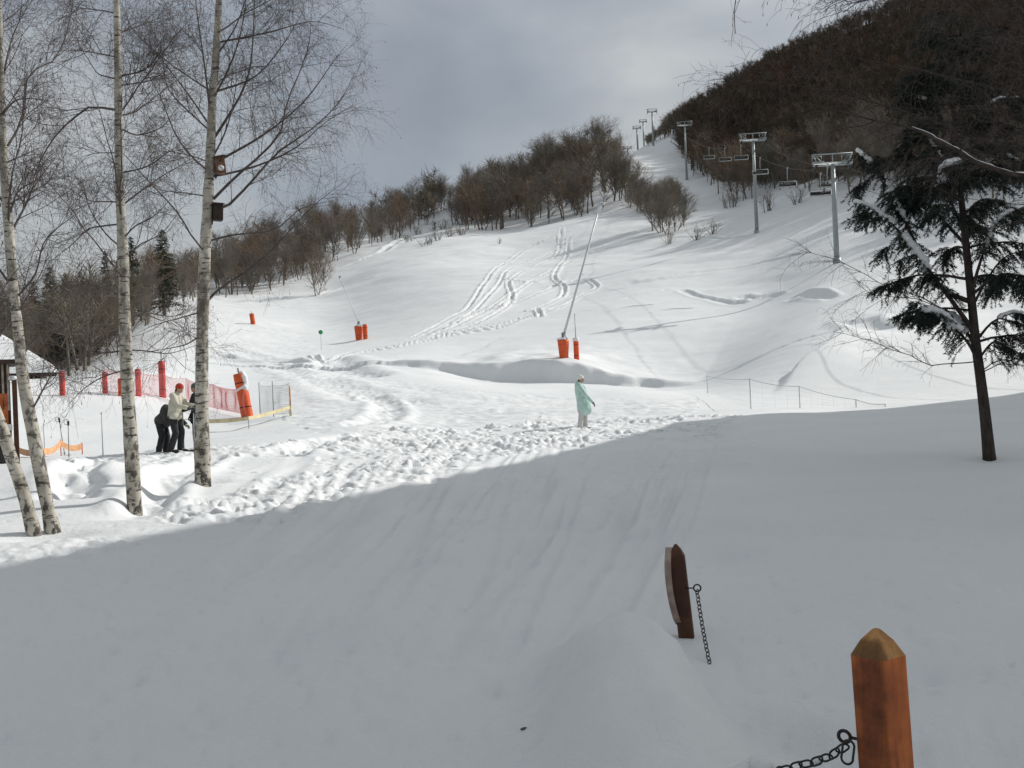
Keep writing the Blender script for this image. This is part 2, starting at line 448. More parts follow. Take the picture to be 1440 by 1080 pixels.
# the land outside the picture: level valley floor behind and to the sides
AZ0 = [-PI, rad(-75)] + [rad(-38)] + _azc + [rad(31), rad(48), rad(85), PI]
_flat = ([0, 30, 60, 330], [E0, E0, E0 + .4, E0 + 3.0])
_left = ([0, 20, 34, 60, 110, 330], [E0, E0, -1.3, 1.4, 3.6, 14])
_rt = ([0, 20, 30, 48, 80, 150, 300, 560], [E0, E0, E0 + .02, -.3, 6, 34, 90, 190])
_rt2 = ([0, 30, 60, 150, 300, 560], [E0, E0, -.6, 6, 24, 60])
FUN = [_flat, _flat, _left] + _fun + [_rt, _rt2, _flat, _flat]

RR = np.concatenate([np.arange(.4, 3, .12), np.arange(3, 8, .07), np.arange(8, 45, .11), np.arange(45, 70, .3), np.arange(70, 90, .22),
                     np.arange(90, 262, .6), np.arange(262, 700, 3.2), np.arange(700, 1500, 50)])
AA = np.concatenate([np.linspace(-PI, rad(-33), 90, endpoint=False), np.linspace(rad(-33), rad(33), 780, endpoint=False), np.linspace(rad(33), PI, 90, endpoint=False)])
NA, NR = len(AA), len(RR)
tab = []
for D, Z in FUN:
    z = pchip(D, Z, np.minimum(RR, D[-1]))
    z = z - np.clip(RR - D[-1], 0, None) * .25      # far side of the crest falls away
    tab.append(np.maximum(z, -60))
BASE = pchip(AZ0, np.array(tab), AA)                 # (NA, NR)
def blur_az(A, sg):
    k = int(3 * sg); wt = np.exp(-.5 * (np.arange(-k, k + 1) / sg)**2); wt /= wt.sum()
    B = np.pad(A, ((k, k), (0, 0)), mode='edge')
    C = np.concatenate([np.zeros((1, A.shape[1])), B]) ; out = np.zeros_like(A)
    for i, wv in enumerate(wt): out += wv * B[i:i + len(A)]
    return out


_i0 = int(np.searchsorted(AA, rad(-32.9))); _i1 = int(np.searchsorted(AA, rad(32.9)))
BASE[_i0:_i1] = blur_az(BASE[_i0:_i1], 16)
GX = np.sin(AA)[:, None] * RR[None]; GY = np.cos(AA)[:, None] * RR[None]
RG = np.broadcast_to(RR[None], GX.shape)


def grid_z(Z, x, y):
    x = np.asarray(x, float); y = np.asarray(y, float)
    r = np.hypot(x, y); a = np.arctan2(x, y)
    fi = np.interp(a, AA, np.arange(NA)); fj = np.interp(r, RR, np.arange(NR))
    i = np.clip(fi.astype(int), 0, NA - 2); j = np.clip(fj.astype(int), 0, NR - 2)
    u = fi - i; v = fj - j
    return (Z[i, j] * (1 - u) * (1 - v) + Z[i + 1, j] * u * (1 - v) + Z[i, j + 1] * (1 - u) * v + Z[i + 1, j + 1] * u * v)


def cast(Z, px, py, d0=3.0, d1=700.0):
    """where the sight line of a photo pixel meets the ground"""
    v = ray(px, py); v = v / math.hypot(v[0], v[1])
    d = np.exp(np.linspace(math.log(d0), math.log(d1), 4000))
    P = EYE + v[None] * d[:, None]
    g = grid_z(Z, P[:, 0], P[:, 1])
    k = np.nonzero(P[:, 2] < g + EYE[2])[0]
    if len(k) == 0: return P[-1]
    return P[k[0]]


def in_poly(x, y, poly):
    c = np.zeros(x.shape, bool); n = len(poly)
    for i in range(n):
        x0, y0 = poly[i]; x1, y1 = poly[(i + 1) % n]
        if y0 == y1: continue
        c ^= ((y0 > y) != (y1 > y)) & (x < (x1 - x0) * (y - y0) / (y1 - y0) + x0)
    return c


def line_dist(x, y, pts):
    """distance to a polyline, signed side, and position along it 0..1"""
    best = np.full(x.shape, 1e9); side = np.zeros(x.shape); par = np.zeros(x.shape); L = 0
    seg = np.hypot(*np.diff(np.asarray(pts), axis=0).T); tot = seg.sum()
    for (a, b), l in zip(zip(pts[:-1], pts[1:]), seg):
        ux, uy = (b[0] - a[0]) / l, (b[1] - a[1]) / l
        t = np.clip((x - a[0]) * ux + (y - a[1]) * uy, 0, l)
        dx = x - a[0] - t * ux; dy = y - a[1] - t * uy
        d = np.hypot(dx, dy); k = d < best
        best = np.where(k, d, best); side = np.where(k, np.sign(ux * dy - uy * dx), side); par = np.where(k, (L + t) / tot, par); L += l
    return best, side, par


def smooth_line(pts, n=6):
    p = np.asarray(pts, float)
    t = np.concatenate([[0], np.cumsum(np.hypot(*np.diff(p, axis=0).T) + 1e-6)])
    return pchip(t, p, np.linspace(0, t[-1], n * (len(p) - 1) + 1))


Z = BASE.copy()
PX, PY = project(np.stack([GX, GY, BASE + EYE[2]], -1).reshape(-1, 3))
PX = PX.reshape(GX.shape); PY = PY.reshape(GX.shape)
FRONT = (GY > 0) & (np.abs(np.arctan2(GX, GY)) < rad(40))
# broad undulation, growing with distance
far = sstep(60, 200, RG)
Z += fbm(GX / 9, GY / 9, 3, 3) * .10 * sstep(4, 20, RG) * (1 - .4 * far)
Z += fbm(GX / 30, GY / 22, 11, 4) * (1.1 * far)
Z += fbm(GX / 5, GY / 3.2, 15, 3) * (.10 * far)
Z += fbm(GX / 120, GY / 90, 21, 3) * (4 * sstep(240, 420, RG))
Z += fbm(GX / 1.3, GY / 1.3, 31, 4) * .025 * sstep(3, 10, RG)
# terracettes on the right-hand slope
Z += np.abs(vnoise(GX / 14 + 5, (BASE) / 1.7 + GX / 40, 41)) * .35 * sstep(90, 130, RG) * sstep(780, 980, PX) * (1 - sstep(230, 280, RG))
# the groomed piste: fine grooming ribs
pst = in_poly(PX, PY, [(400, 590), (330, 470), (300, 430), (420, 470), (470, 520), (620, 545), (800, 560), (980, 560), (980, 590), (800, 600), (450, 610)])
Z += pst * (fbm(GX / 1.1, GY / .55, 51, 3) * .09 + fbm(GX / .35, GY / .5, 52, 2) * .04)


def churn(poly, amp, s, seed, soft=14):
    """trampled, lumpy snow"""
    jx = PX + fbm(GX / 1.2, GY / 1.2, seed + 5, 3) * soft * 2.2; jy = PY + fbm(GX / 1.2, GY / 1.2, seed + 9, 3) * soft
    k = in_poly(jx, jy, poly) & FRONT
    s = s * .52
    n = vnoise(GX / s, GY / s, seed) + .55 * vnoise(GX / (s * .5), GY / (s * .5), seed + 1) + .3 * vnoise(GX / (s * .27), GY / (s * .27), seed + 2)
    big = fbm(GX / 2.2, GY / 2.2, seed + 3, 2)
    return k * (n * (.75 + big) + big * .5) * amp * .8


Z += churn([(440, 636), (470, 618), (600, 606), (780, 592), (900, 590), (1035, 584), (1035, 600), (960, 606), (780, 628), (640, 646), (560, 652), (470, 650)], .17, .42, 61)
Z += churn([(228, 728), (300, 706), (420, 668), (520, 654), (640, 640), (640, 660), (510, 690), (400, 735), (250, 745)], .13, .40, 71)
Z += churn([(-40, 776), (60, 764), (150, 762), (200, 770), (120, 792), (-40, 796)], .08, .34, 81, 8)
Z += churn([(60, 664), (140, 648), (300, 634), (440, 640), (300, 648), (200, 668), (130, 690), (80, 690)], .12, .45, 91)
Z += churn([(640, 720), (760, 660), (900, 620), (1030, 600), (1040, 640), (900, 700), (760, 760), (650, 770)], .10, .6, 95, 30)
Z += churn([(300, 640), (420, 625), (450, 640), (380, 660), (300, 655)], .05, .4, 97)

# --- the dip the birches stand in, and a low swell to its left
def bump(px, py, r, h, rx=1.0):
    global Z
    c = cast(BASE, px, py); ca = math.atan2(c[0], c[1])
    lx = (GX - c[0]) * math.cos(ca) - (GY - c[1]) * math.sin(ca); ly = (GX - c[0]) * math.sin(ca) + (GY - c[1]) * math.cos(ca)
    Z += h * np.exp(-(lx / (r * rx))**2 - (ly / r)**2)


bump(130, 690, 2.2, .30, 1.3); bump(60, 720, 1.3, .16, 1.2); bump(30, 690, 2.0, .25, 1.0)
bump(255, 645, 3.0, .16, 2.0); bump(380, 655, 3.0, .10, 1.5)
for px, py in ((285, 682), (190, 722), (64, 750), (1392, 645)): bump(px, py + 3, .38, -.13, 1.15)
# foreground: ploughed ridge beside the posts, soft old footprints
def gau(x, y, rx, ry, h, rot=0.0):
    global Z
    c, s = math.cos(rot), math.sin(rot); dx = GX - x; dy = GY - y
    Z += h * np.exp(-np.abs((dx * c + dy * s) / rx)**2.6 - np.abs((-dx * s + dy * c) / ry)**2.6)


FGN = fbm(GX / .45, GY / .45, 99, 4)
gau(.42, 4.8, .27, .9, .36, .08); gau(.40, 3.6, .34, 1.1, .30, .06); gau(.66, 4.2, .16, .28, .07); gau(.72, 2.72, .30, .32, .34); gau(.62, 3.55, .2, .16, .08)
Z += FGN * .08 * np.exp(-((GX - .55) / .7)**2 - ((GY - 4.2) / 1.3)**2)
gau(1.55, 5.4, .55, .5, -.10, .5); gau(1.05, 4.3, .24, .6, -.10, .4); gau(1.9, 4.5, .7, .5, .06, .2); gau(1.5, 3.9, .3, .3, -.05)
gau(2.7, 7.2, .8, .9, .07, .3); gau(-1.2, 7.5, 1.3, 2.2, .10, -.4); gau(-.2, 9, .5, 3.5, -.06, -.25); gau(1.0, 11, .35, 3.5, -.07, -.2)
# old, drifted-in sledge runs in the shaded snow
for k, (a, b, w, h) in enumerate([((470, 870), (600, 680), .30, .05), ((520, 860), (690, 670), .26, .05), ((380, 820), (500, 700), .35, .04), ((300, 1000), (520, 800), .4, .04),
                                  ((735, 745), (755, 655), .22, .07), ((660, 760), (720, 690), .3, .05), ((830, 700), (1000, 610), .5, .05), ((600, 900), (800, 720), .4, .03)]):
    A = cast(BASE, *a); B = cast(BASE, *b)
    m_ = [(A[0], A[1]), ((A[0] + B[0]) / 2 + .12 * (-1)**k, (A[1] + B[1]) / 2), (B[0], B[1])]
    sub = FRONT & (RG < 40) & (RG > 3.5)
    d, sd, pr = line_dist(GX[sub], GY[sub], smooth_line(m_))
    h *= 1.2; Z[sub] += (-h * np.exp(-(d / w)**2) + .5 * h * np.exp(-((d - 1.6 * w) / (.7 * w))**2)) * np.sin(np.clip(pr, 0.02, .98) * PI)**.5

rs = np.random.default_rng(19)
sub = FRONT & (RG < 36) & (RG > 3.5)
for k in range(64):
    x0 = rs.uniform(330, 900); f = (x0 - 330) / 570
    a = (x0 - rs.uniform(10, 70) * (1 - .6 * f), rs.uniform(700, 960)); b = (x0 + rs.uniform(60, 170), rs.uniform(640, 690) - 45 * f)
    if a[1] < b[1] + 40: continue
    A = cast(BASE, *a); B = cast(BASE, *b); w_ = rs.uniform(.06, .16) * A[1] / 9; h_ = rs.uniform(.010, .028)
    mid = ((A[0] + B[0]) / 2 + rs.normal(0, .12), (A[1] + B[1]) / 2)
    d, sd, pr = line_dist(GX[sub], GY[sub], smooth_line([(A[0], A[1]), mid, (B[0], B[1])], 4))
    Z[sub] += h_ * (-np.exp(-(d / w_)**2) + .6 * np.exp(-((d - 1.7 * w_) / (.7 * w_))**2)) * np.sin(np.clip(pr, .02, .98) * PI)**.5
# wind crust and small pits near the camera
nb = FRONT & (RG < 16)
Z[nb] += (fbm(GX[nb] / .5, GY[nb] / .28, 131, 4) * .022 * np.clip(fbm(GX[nb] / 2.5, GY[nb] / 2.5, 141, 2) + .55, 0, 1) + np.minimum(0, fbm(GX[nb] / .12, GY[nb] / .12, 151, 2) + .34) * .05) * sstep(3, 4.5, RG[nb])
for k in range(260):
    q = cast(BASE, rs.uniform(0, 1440), rs.uniform(690, 1079)); r_ = rs.uniform(.02, .07); k2 = nb & (np.abs(GX - q[0]) < .25) & (np.abs(GY - q[1]) < .3)
    Z[k2] -= rs.uniform(.01, .03) * np.exp(-((GX[k2] - q[0]) / r_)**2 - ((GY[k2] - q[1]) / (r_ * 1.4))**2)
# boot prints in the trampled snow
bp_ = FRONT & (RG > 9) & (RG < 42)
for k in range(330):
    if k < 190: px_ = rs.uniform(440, 1030); py_ = np.interp(px_, [440, 1030], [640, 595]) + rs.normal(0, 9)
    elif k < 260: px_ = rs.uniform(240, 640); py_ = np.interp(px_, [240, 640], [728, 652]) + rs.normal(0, 9)
    else: px_ = rs.uniform(60, 440); py_ = np.interp(px_, [60, 440], [668, 640]) + rs.normal(0, 8)
    q = cast(BASE, px_, py_); a_ = rs.uniform(-1.2, 1.2); dx = GX - q[0]; dy = GY - q[1]
    k2 = bp_ & (np.abs(dx) < .7) & (np.abs(dy) < .7); u = dx[k2] * math.cos(a_) + dy[k2] * math.sin(a_); v = -dx[k2] * math.sin(a_) + dy[k2] * math.cos(a_)
    rr_ = np.sqrt((u / .19)**2 + (v / .10)**2); Z[k2] += -.085 * (1 - sstep(.7, 1.15, rr_)) + .022 * np.exp(-((rr_ - 1.45) / .28)**2)
# faint old dents
for k in range(70):
    q = cast(BASE, rs.uniform(560, 1060), rs.uniform(625, 800)); r_ = rs.uniform(.12, .28); k2 = sub & (np.abs(GX - q[0]) < 1) & (np.abs(GY - q[1]) < 1.5)
    Z[k2] -= rs.uniform(.015, .05) * np.exp(-((GX[k2] - q[0]) / r_)**2 - ((GY[k2] - q[1]) / (r_ * 1.3))**2)

# --- grooves: paths and ski tracks, given on the photo
def groove(pix, w, depth, rim=.6, rough=0.0, seed=0, steep=0.0):
    global Z
    pts = [cast(BASE, *p)[:2] for p in pix]
    P_ = smooth_line(pts, 8)
    lo = P_.min(0) - 5 * w; hi = P_.max(0) + 5 * w
    sub = FRONT & (GX > lo[0]) & (GX < hi[0]) & (GY > lo[1]) & (GY < hi[1])
    x, y = GX[sub], GY[sub]
    wx = vnoise(x / (3 * w), y / (3 * w), seed + 7) * w * .5
    d, sd, pr = line_dist(x + wx, y + wx, [tuple(p) for p in P_])
    fade = sstep(0, .06, pr) * sstep(0, .06, 1 - pr) * .85 + .15
    z = -depth * np.exp(-(d / w)**4) + rim * depth * np.exp(-((d - 1.7 * w) / (.6 * w))**2) * (1 + steep * sd)
    if rough: z += np.exp(-(d / (1.3 * w))**4) * rough * (vnoise(x / .3, y / .3, seed) + .6 * vnoise(x / .14, y / .14, seed + 3)) * 2
    Z[sub] += z * fade


groove([(205, 722), (235, 690), (262, 672), (300, 650)], .28, .14, .6, .06, 3)
groove([(90, 715), (110, 695), (125, 675), (150, 655)], .35, .14, .5, .08, 5)
groove([(440, 602), (500, 600), (535, 592), (545, 575), (520, 555)], .5, .08, 1.2, .04, 6)
groove([(395, 650), (470, 625), (540, 612)], .45, .10, 1.0, .1, 8)
# ski tracks on the open slope
TR = [[(565, 480), (620, 455), (660, 432), (682, 400), (700, 378), (735, 352), (775, 338), (820, 322)],
      [(590, 482), (650, 462), (690, 445), (720, 420), (715, 400), (730, 388), (765, 372), (785, 352), (790, 320)],
      [(540, 490), (640, 468), (720, 452), (775, 438), (820, 415), (840, 404), (830, 397), (790, 398), (740, 400), (700, 392)],
      [(735, 442), (765, 430), (790, 418), (793, 405), (780, 395), (785, 380), (795, 365), (800, 335)],
      [(440, 500), (455, 508), (500, 498), (560, 488), (640, 470), (700, 460), (745, 445)],
      [(600, 475), (680, 440), (712, 425), (730, 410)], [(700, 372), (740, 366), (770, 352), (800, 340)],
      [(735, 440), (755, 436), (760, 446)], [(575, 478), (660, 448), (705, 425), (745, 400), (800, 372), (840, 350)], [(610, 470), (660, 442), (700, 405), (712, 385), (750, 365), (812, 328)], [(655, 445), (720, 428), (790, 402), (830, 385)]]
for k, t in enumerate(TR): groove(t, .22, .16, 1.3, .05, 20 + k)
for k, t in enumerate([[(795, 362), (870, 352), (920, 340), (1000, 333), (1060, 336)], [(890, 402), (930, 396), (975, 388), (1070, 372), (1130, 360)],
                       [(955, 408), (990, 418), (1045, 424), (1078, 416), (1100, 414)], [(850, 345), (900, 330), (930, 322)], [(880, 420), (940, 408)], [(1110, 420), (1150, 418), (1170, 422)]]):
    groove(t, .45, .12, .9, .0, 40 + k, .5)
def step(pix, w, h, reach, seed=0, by_dist=False):
    """a bank: ground on the left of the line stands higher and eases back"""
    global Z
    P_ = smooth_line([at(p[0], 530, p[1])[:2] if by_dist else cast(BASE, *p)[:2] for p in pix], 8)
    lo = P_.min(0) - 3 * reach; hi = P_.max(0) + 3 * reach
    sub = FRONT & (GX > lo[0]) & (GX < hi[0]) & (GY > lo[1]) & (GY < hi[1])
    x, y = GX[sub], GY[sub]
    wx = fbm(x / (4 * w), y / (4 * w), seed + 7, 2) * w
    d, sd, pr = line_dist(x + wx, y + wx, [tuple(p) for p in P_])
    fade = sstep(0, .16, pr) * sstep(0, .45, 1 - pr)
    sg = sd * d
    if by_dist: h = np.interp(pr, np.linspace(0, 1, len(h)), h) * (1 + .35 * fbm(x / 4, y / 4, 77, 3)); fade = 1
    Z[sub] += h * sstep(-w, w, sg) * np.exp(-(np.maximum(sg, 0) / reach)**2) * fade


step([(545, 81), (590, 80), (640, 79.3), (700, 78.6), (760, 78), (815, 77.6), (860, 77.3), (905, 77), (945, 76.7), (985, 76.4)], .40, [.3, .6, 1.0, 1.4, 1.5, 1.45, 1.2, .85, .45, .1], 15, 44, True)
step([(885, 402), (920, 397), (1000, 388)], .7, .28, 5, 47)
step([(1110, 422), (1150, 419), (1172, 420)], .6, .3, 3, 45)
groove([(1040, 416), (1062, 418), (1082, 412)], .6, .14, 1.0, .1, 48)
step([(1190, 468), (1175, 480), (1150, 503), (1120, 524), (1098, 545), (1086, 556)], .38, .75, 2.6, 49)
groove([(1205, 448), (1225, 460), (1245, 462)], 1.0, .4, .4, 0, 50)
groove([(460, 505), (478, 520), (510, 530)], 1.5, .3, .5, .06, 52)
groove([(330, 425), (400, 421), (445, 417), (480, 402), (520, 388)], .5, .3, .9, 0, 53)
groove([(300, 500), (380, 512), (430, 515)], .8, .25, .7, .1, 54)
groove([(310, 485), (420, 520), (520, 560), (600, 575)], 1.2, .10, .8, .05, 55)
groove([(480, 372), (540, 352), (600, 318), (650, 300)], .9, .3, .8, .2, 56)

GZ = Z + EYE[2]


def ground(x, y): return float(grid_z(GZ, x, y))


def hit(px, py, d0=3.0, d1=700.0): return cast(Z, px, py, d0, d1)


def on(px, d):
    """ground point under photo column px at distance d"""
    p = at(px, 540, d)
    for _ in range(3):
        py = project(np.array([[p[0], p[1], ground(p[0], p[1])]]))[1][0]
        p = at(px, py, d)
    return np.array([p[0], p[1], ground(p[0], p[1])])


# bare forest floor shows through on the wooded mountain
azg = np.arctan2(GX, GY)
D_EDGE = pchip([rad(-60), *[math.atan2(at(p, 540, 10)[0], 10) for p in (0, 160, 300, 450, 600, 720, 800, 880, 905, 950, 985, 1040, 1100, 1200, 1300, 1440)], rad(60)],
               [80, 78, 125, 190, 225, 285, 250, 246, 244, 600, 560, 420, 245, 232, 185, 170, 160, 150], AA)
litter = sstep(0, 40, RG - D_EDGE[:, None]) * np.where(np.abs(azg) < rad(58), 1, 0)
litter *= .74
litter = np.where(azg < math.atan2(at(905, 540, 10)[0], 10), litter * .45, litter)

V = np.stack([GX, GY, GZ], -1).reshape(-1, 3)
idx = np.arange(NA * NR).reshape(NA, NR)
nx = np.roll(idx, -1, 0)
Q = np.stack([idx[:, :-1], idx[:, 1:], nx[:, 1:], nx[:, :-1]], -1).reshape(-1, 4)
g = MB()
V = np.concatenate([V, [[0, 0, E0 + EYE[2]]]])
T = np.stack([np.full(NA, NA * NR), idx[:, 0], nx[:, 0]], -1)
g.add(V, Q[:, ::-1], T[:, ::-1])
g.tint = []
gr = g.build('ground', M['ground'])
a_ = gr.data.attributes.new('litter', 'FLOAT', 'POINT')
a_.data.foreach_set('value', np.concatenate([litter.ravel(), [0]]).astype(np.float32))
tag(gr, 'snow covered ground rising to the ski slope and wooded mountain', None, None, 'structure')
del V, Q, idx, nx

# ------------------------------------------------------------------ plants
def nrm(v): return v / (np.linalg.norm(v, axis=-1, keepdims=True) + 1e-12)


def grow(S, D, L, n, rng, jit=.15, grav=0.0, up=0.0):
    T = len(S); P = np.zeros((T, n, 3)); P[:, 0] = S; d = nrm(D.copy()); st = (np.asarray(L) / (n - 1))[:, None]
    for i in range(1, n):
        d = d + rng.standard_normal((T, 3)) * jit
        d[:, 2] += up - grav * (i / n)
        d = nrm(d); P[:, i] = P[:, i - 1] + d * st
    return P


def spawn(P, R, m, t0, t1, ang0, ang1, rng, power=1.0):
    """m side shoots on the tubes P: start, direction, parent radius, position along"""
    T, n = P.shape[:2]
    ln = np.linalg.norm(np.diff(P, axis=1), axis=2).sum(1)
    par = rng.choice(T, m, p=ln / ln.sum())
    t = t0 + (t1 - t0) * rng.random(m)**power
    f = t * (n - 1); i = np.minimum(f.astype(int), n - 2); u = (f - i)[:, None]
    S = P[par, i] * (1 - u) + P[par, i + 1] * u
    d = nrm(P[par, i + 1] - P[par, i]); r = R[par, i] * (1 - u[:, 0]) + R[par, i + 1] * u[:, 0]
    q = nrm(np.cross(d, nrm(rng.standard_normal((m, 3)))))
    a = rad(ang0) + rad(ang1 - ang0) * rng.random(m)
    return S, d * np.cos(a)[:, None] + q * np.sin(a)[:, None], r, t, par


def taper(r0, r1, n): return r0[:, None] + (r1 - r0)[:, None] * np.linspace(0, 1, n)[None]


def polyline(P, n):
    P = np.asarray(P, float); t = np.concatenate([[0], np.cumsum(np.linalg.norm(np.diff(P, axis=0), axis=1))])
    return pchip(t, P, np.linspace(0, t[-1], n))


def birch(label, trunk_px, r0, limbs_px, seed, n_rand=16, n2=260, n3=1700, n4=6500, spread=1.0, depth=None):
    rng = np.random.default_rng(seed)
    b = hit(*trunk_px[0]); d0 = math.hypot(b[0], b[1])
    tp = np.array([at(x, y, d0) for x, y in trunk_px]); tp[0, 2] = ground(tp[0, 0], tp[0, 1]) - .18
    root = thing('birch_tree', label, 'birch tree', (tp[0, 0], tp[0, 1], tp[0, 2] + .18))
    O = np.array(root.location)
    Pt = polyline(tp, 40); H = Pt[-1, 2] - Pt[0, 2]
    tt = np.linspace(0, 1, 40)
    Rt = r0 * (1 - tt)**.95 * (1 + .22 * np.exp(-tt * 40)) + .008
    Rt *= 1 + .05 * rng.standard_normal(40)
    m = MB(); m.tubes((Pt - O)[None], Rt[None], 14, cap=True)
    # old branch collars
    tr = m.build('trunk', M['birch'], root)
    # limbs traced from the photo, swung to and fro in depth
    LP = []; LR = []
    for k, lp in enumerate(limbs_px):
        sw = rng.uniform(-1.0, 1.0) * .9
        x0, y0 = lp[0]
        pts = [at(x, y, d0 + sw * (i / (len(lp) - 1))**1.1) for i, (x, y) in enumerate(lp)]
        LP.append(polyline(pts, 12)); ln = np.linalg.norm(np.diff(LP[-1], axis=0), axis=1).sum()
        zt = np.interp(LP[-1][0, 2], Pt[:, 2], Rt)
        LR.append(np.linspace(min(zt * .34, .0065 + .0058 * ln), .003, 12))
    # others all round, those of the upper stem mostly outside the picture
    if n_rand:
        t = rng.uniform(.25, .96, n_rand); i = (t * 39).astype(int)
        az = rng.uniform(0, 2 * PI, n_rand); el = rad(20) + rad(35) * rng.random(n_rand)
        D = np.stack([np.cos(az) * np.cos(el), np.sin(az) * np.cos(el), np.sin(el)], 1)
        L = (1.0 + 2.2 * (1 - t)**.7) * spread
        g_ = grow(Pt[i], D, L, 12, rng, .10, .05, .05)
        for k in range(n_rand): LP.append(g_[k]); LR.append(np.linspace(min(Rt[i[k]] * .33, .006 + .0042 * L[k]), .003, 12))
    LP = np.array(LP); LR = np.array(LR)
    m = MB(); m.tubes(LP - O, LR, 6)
    S, D, r, t, par = spawn(LP, LR, n2, .10, .98, 25, 65, rng)
    D[:, 2] += .18; L2 = rng.uniform(.35, 1.25, n2) * (1.15 - .5 * t) * spread
    P2 = grow(S, D, L2, 7, rng, .15, .04, .03); R2 = taper(np.minimum(r * .6, .0062), np.full(n2, .002), 7)
    m.tubes(P2 - O, R2, 4)
    cr = m.build('crown', M['limb'], root)
    m = MB()
    S, D, r, t, par = spawn(np.concatenate([P2, LP[:, ::2][:, :6].repeat(1, 0) if False else P2[:1]]), np.concatenate([R2, R2[:1]]), n3, .12, 1, 30, 75, rng)
    L3 = rng.uniform(.2, .7, n3) * spread
    P3 = grow(S, D, L3, 5, rng, .2, .22); R3 = taper(np.minimum(r * .6, .0034), np.full(n3, .0016), 5); m.tubes(P3 - O, R3, 3)
    S, D, r, t, par = spawn(P3, R3, n4, .1, 1, 25, 80, rng)
    L4 = rng.uniform(.10, .42, n4) * spread
    P4 = grow(S, D, L4, 4, rng, .22, .35); R4 = taper(np.minimum(r * .75, .0022), np.full(n4, .0012), 4); m.tubes(P4 - O, R4, 3)
    # a few hanging catkins
    k = rng.choice(n4, n4 // 14); e = P4[k, -1]; c = np.stack([e, e - [0, 0, .018], e - [0, 0, .036]], 1)
    m.tubes(c - O, np.tile([.003, .0048, .002], (len(k), 1)), 4)
    m.build('twigs', M['twig'], cr)
    return root, Pt, Rt, d0


TRUNK_D = [(285, 682), (284, 600), (284, 500), (286, 420), (289, 340), (293, 270), (297, 190), (298, 150), (303, 90), (308, 0), (311, -100), (312, -250), (312, -400)]
LIMBS_D = [[(296, 165), (290, 110), (283, 60), (276, 10), (270, -60)], [(297, 200), (320, 165), (340, 130), (352, 95), (356, 50), (358, 0), (360, -60)],
           [(297, 225), (315, 190), (327, 150), (332, 110), (330, 70)], [(300, 280), (330, 250), (375, 210), (395, 185), (403, 145), (420, 105), (435, 60), (438, 20)],
           [(300, 297), (315, 292), (345, 265), (390, 215), (440, 180), (480, 140), (500, 100)], [(298, 248), (316, 245), (365, 232), (420, 205), (460, 170), (495, 150)],
           [(287, 428), (311, 404), (350, 380), (389, 345), (420, 310), (447, 284), (485, 255)], [(291, 276), (265, 272), (230, 268), (200, 258)],
           [(294, 228), (265, 218), (240, 213), (215, 195)], [(285, 438), (250, 448), (215, 458), (190, 470)], [(284, 470), (260, 485), (225, 492), (200, 497)],
           [(299, 140), (320, 100), (335, 60), (345, 10), (350, -40)], [(297, 180), (270, 140), (240, 100), (215, 70), (195, 50)], [(303, 80), (330, 40), (345, 0), (360, -60)],
           [(300, 130), (355, 110), (400, 60), (430, 10)], [(305, 60), (380, 45), (440, 30), (480, 40)], [(300, 230), (370, 190), (430, 140), (470, 85), (490, 60)],
           [(289, 340), (330, 330), (380, 325), (430, 290), (470, 282)]]
TRUNK_C = [(190, 722), (184, 620), (178, 520), (175, 440), (174, 380), (171, 320), (168, 250), (167, 190), (166, 120), (165, 60), (164, 0), (162, -120), (160, -260), (160, -380)]
LIMBS_C = [[(172, 243), (205, 235), (235, 215), (262, 198)], [(174, 287), (210, 260), (250, 235), (285, 222)], [(168, 107), (200, 100), (225, 75), (250, 55)], [(169, 120), (205, 115), (240, 95)],
           [(166, 47), (200, 35), (235, 20)], [(167, 284), (130, 283), (105, 270), (90, 260)], [(166, 155), (130, 150), (105, 165), (75, 195), (55, 230), (40, 270), (20, 300)],
           [(164, 111), (140, 105), (125, 85), (112, 65)], [(164, 80), (120, 72), (80, 72)], [(169, 315), (130, 320), (100, 345), (70, 368)], [(174, 335), (190, 318), (215, 305), (240, 280)],
           [(181, 492), (160, 495), (110, 500), (75, 515), (45, 522)], [(181, 492), (200, 493), (235, 497), (278, 485)], [(175, 420), (150, 405), (110, 400), (70, 412)],
           [(173, 370), (195, 345), (225, 330), (250, 300)], [(176, 450), (205, 440), (240, 445), (270, 435)], [(166, 20), (145, 15), (115, 12), (95, 25)], [(168, 180), (195, 190), (225, 180), (250, 150)],
           [(173, 350), (150, 330), (125, 290), (115, 250)], [(178, 520), (150, 528), (120, 545), (95, 570)], [(165, -10), (120, -20), (90, 20)], [(168, 215), (140, 215), (115, 220)]]
TRUNK_A = [(78, 748), (60, 680), (45, 600), (32, 530), (25, 460), (18, 400), (13, 330), (7, 250), (3, 170), (1, 100), (-2, 0), (-8, -150), (-10, -330)]
LIMBS_A = [[(22, 420), (50, 385), (60, 345), (75, 325), (110, 300)], [(11, 205), (30, 170), (40, 105), (75, 85), (100, 20), (105, -20)], [(3, 115), (15, 60), (40, 5)], [(14, 330), (40, 280), (60, 230), (90, 205)],
           [(45, 577), (65, 540), (80, 515), (100, 500)], [(12, 310), (25, 270), (55, 250), (75, 225)], [(20, 415), (0, 425), (-20, 430)], [(6, 230), (40, 215), (55, 208)], [(4, 160), (25, 140), (75, 142)],
           [(30, 500), (60, 470), (95, 455), (120, 420)]]
TRUNK_B = [(52, 752), (35, 700), (18, 650), (2, 600), (-20, 540), (-50, 440), (-75, 330), (-90, 200), (-95, 50), (-95, -150)]
LIMBS_B = [[(-40, 470), (0, 440), (30, 430)], [(-85, 250), (-30, 190), (10, 150), (40, 100)], [(-93, 120), (-40, 60), (20, 20), (60, -20)], [(-60, 400), (-20, 370), (20, 360)]]
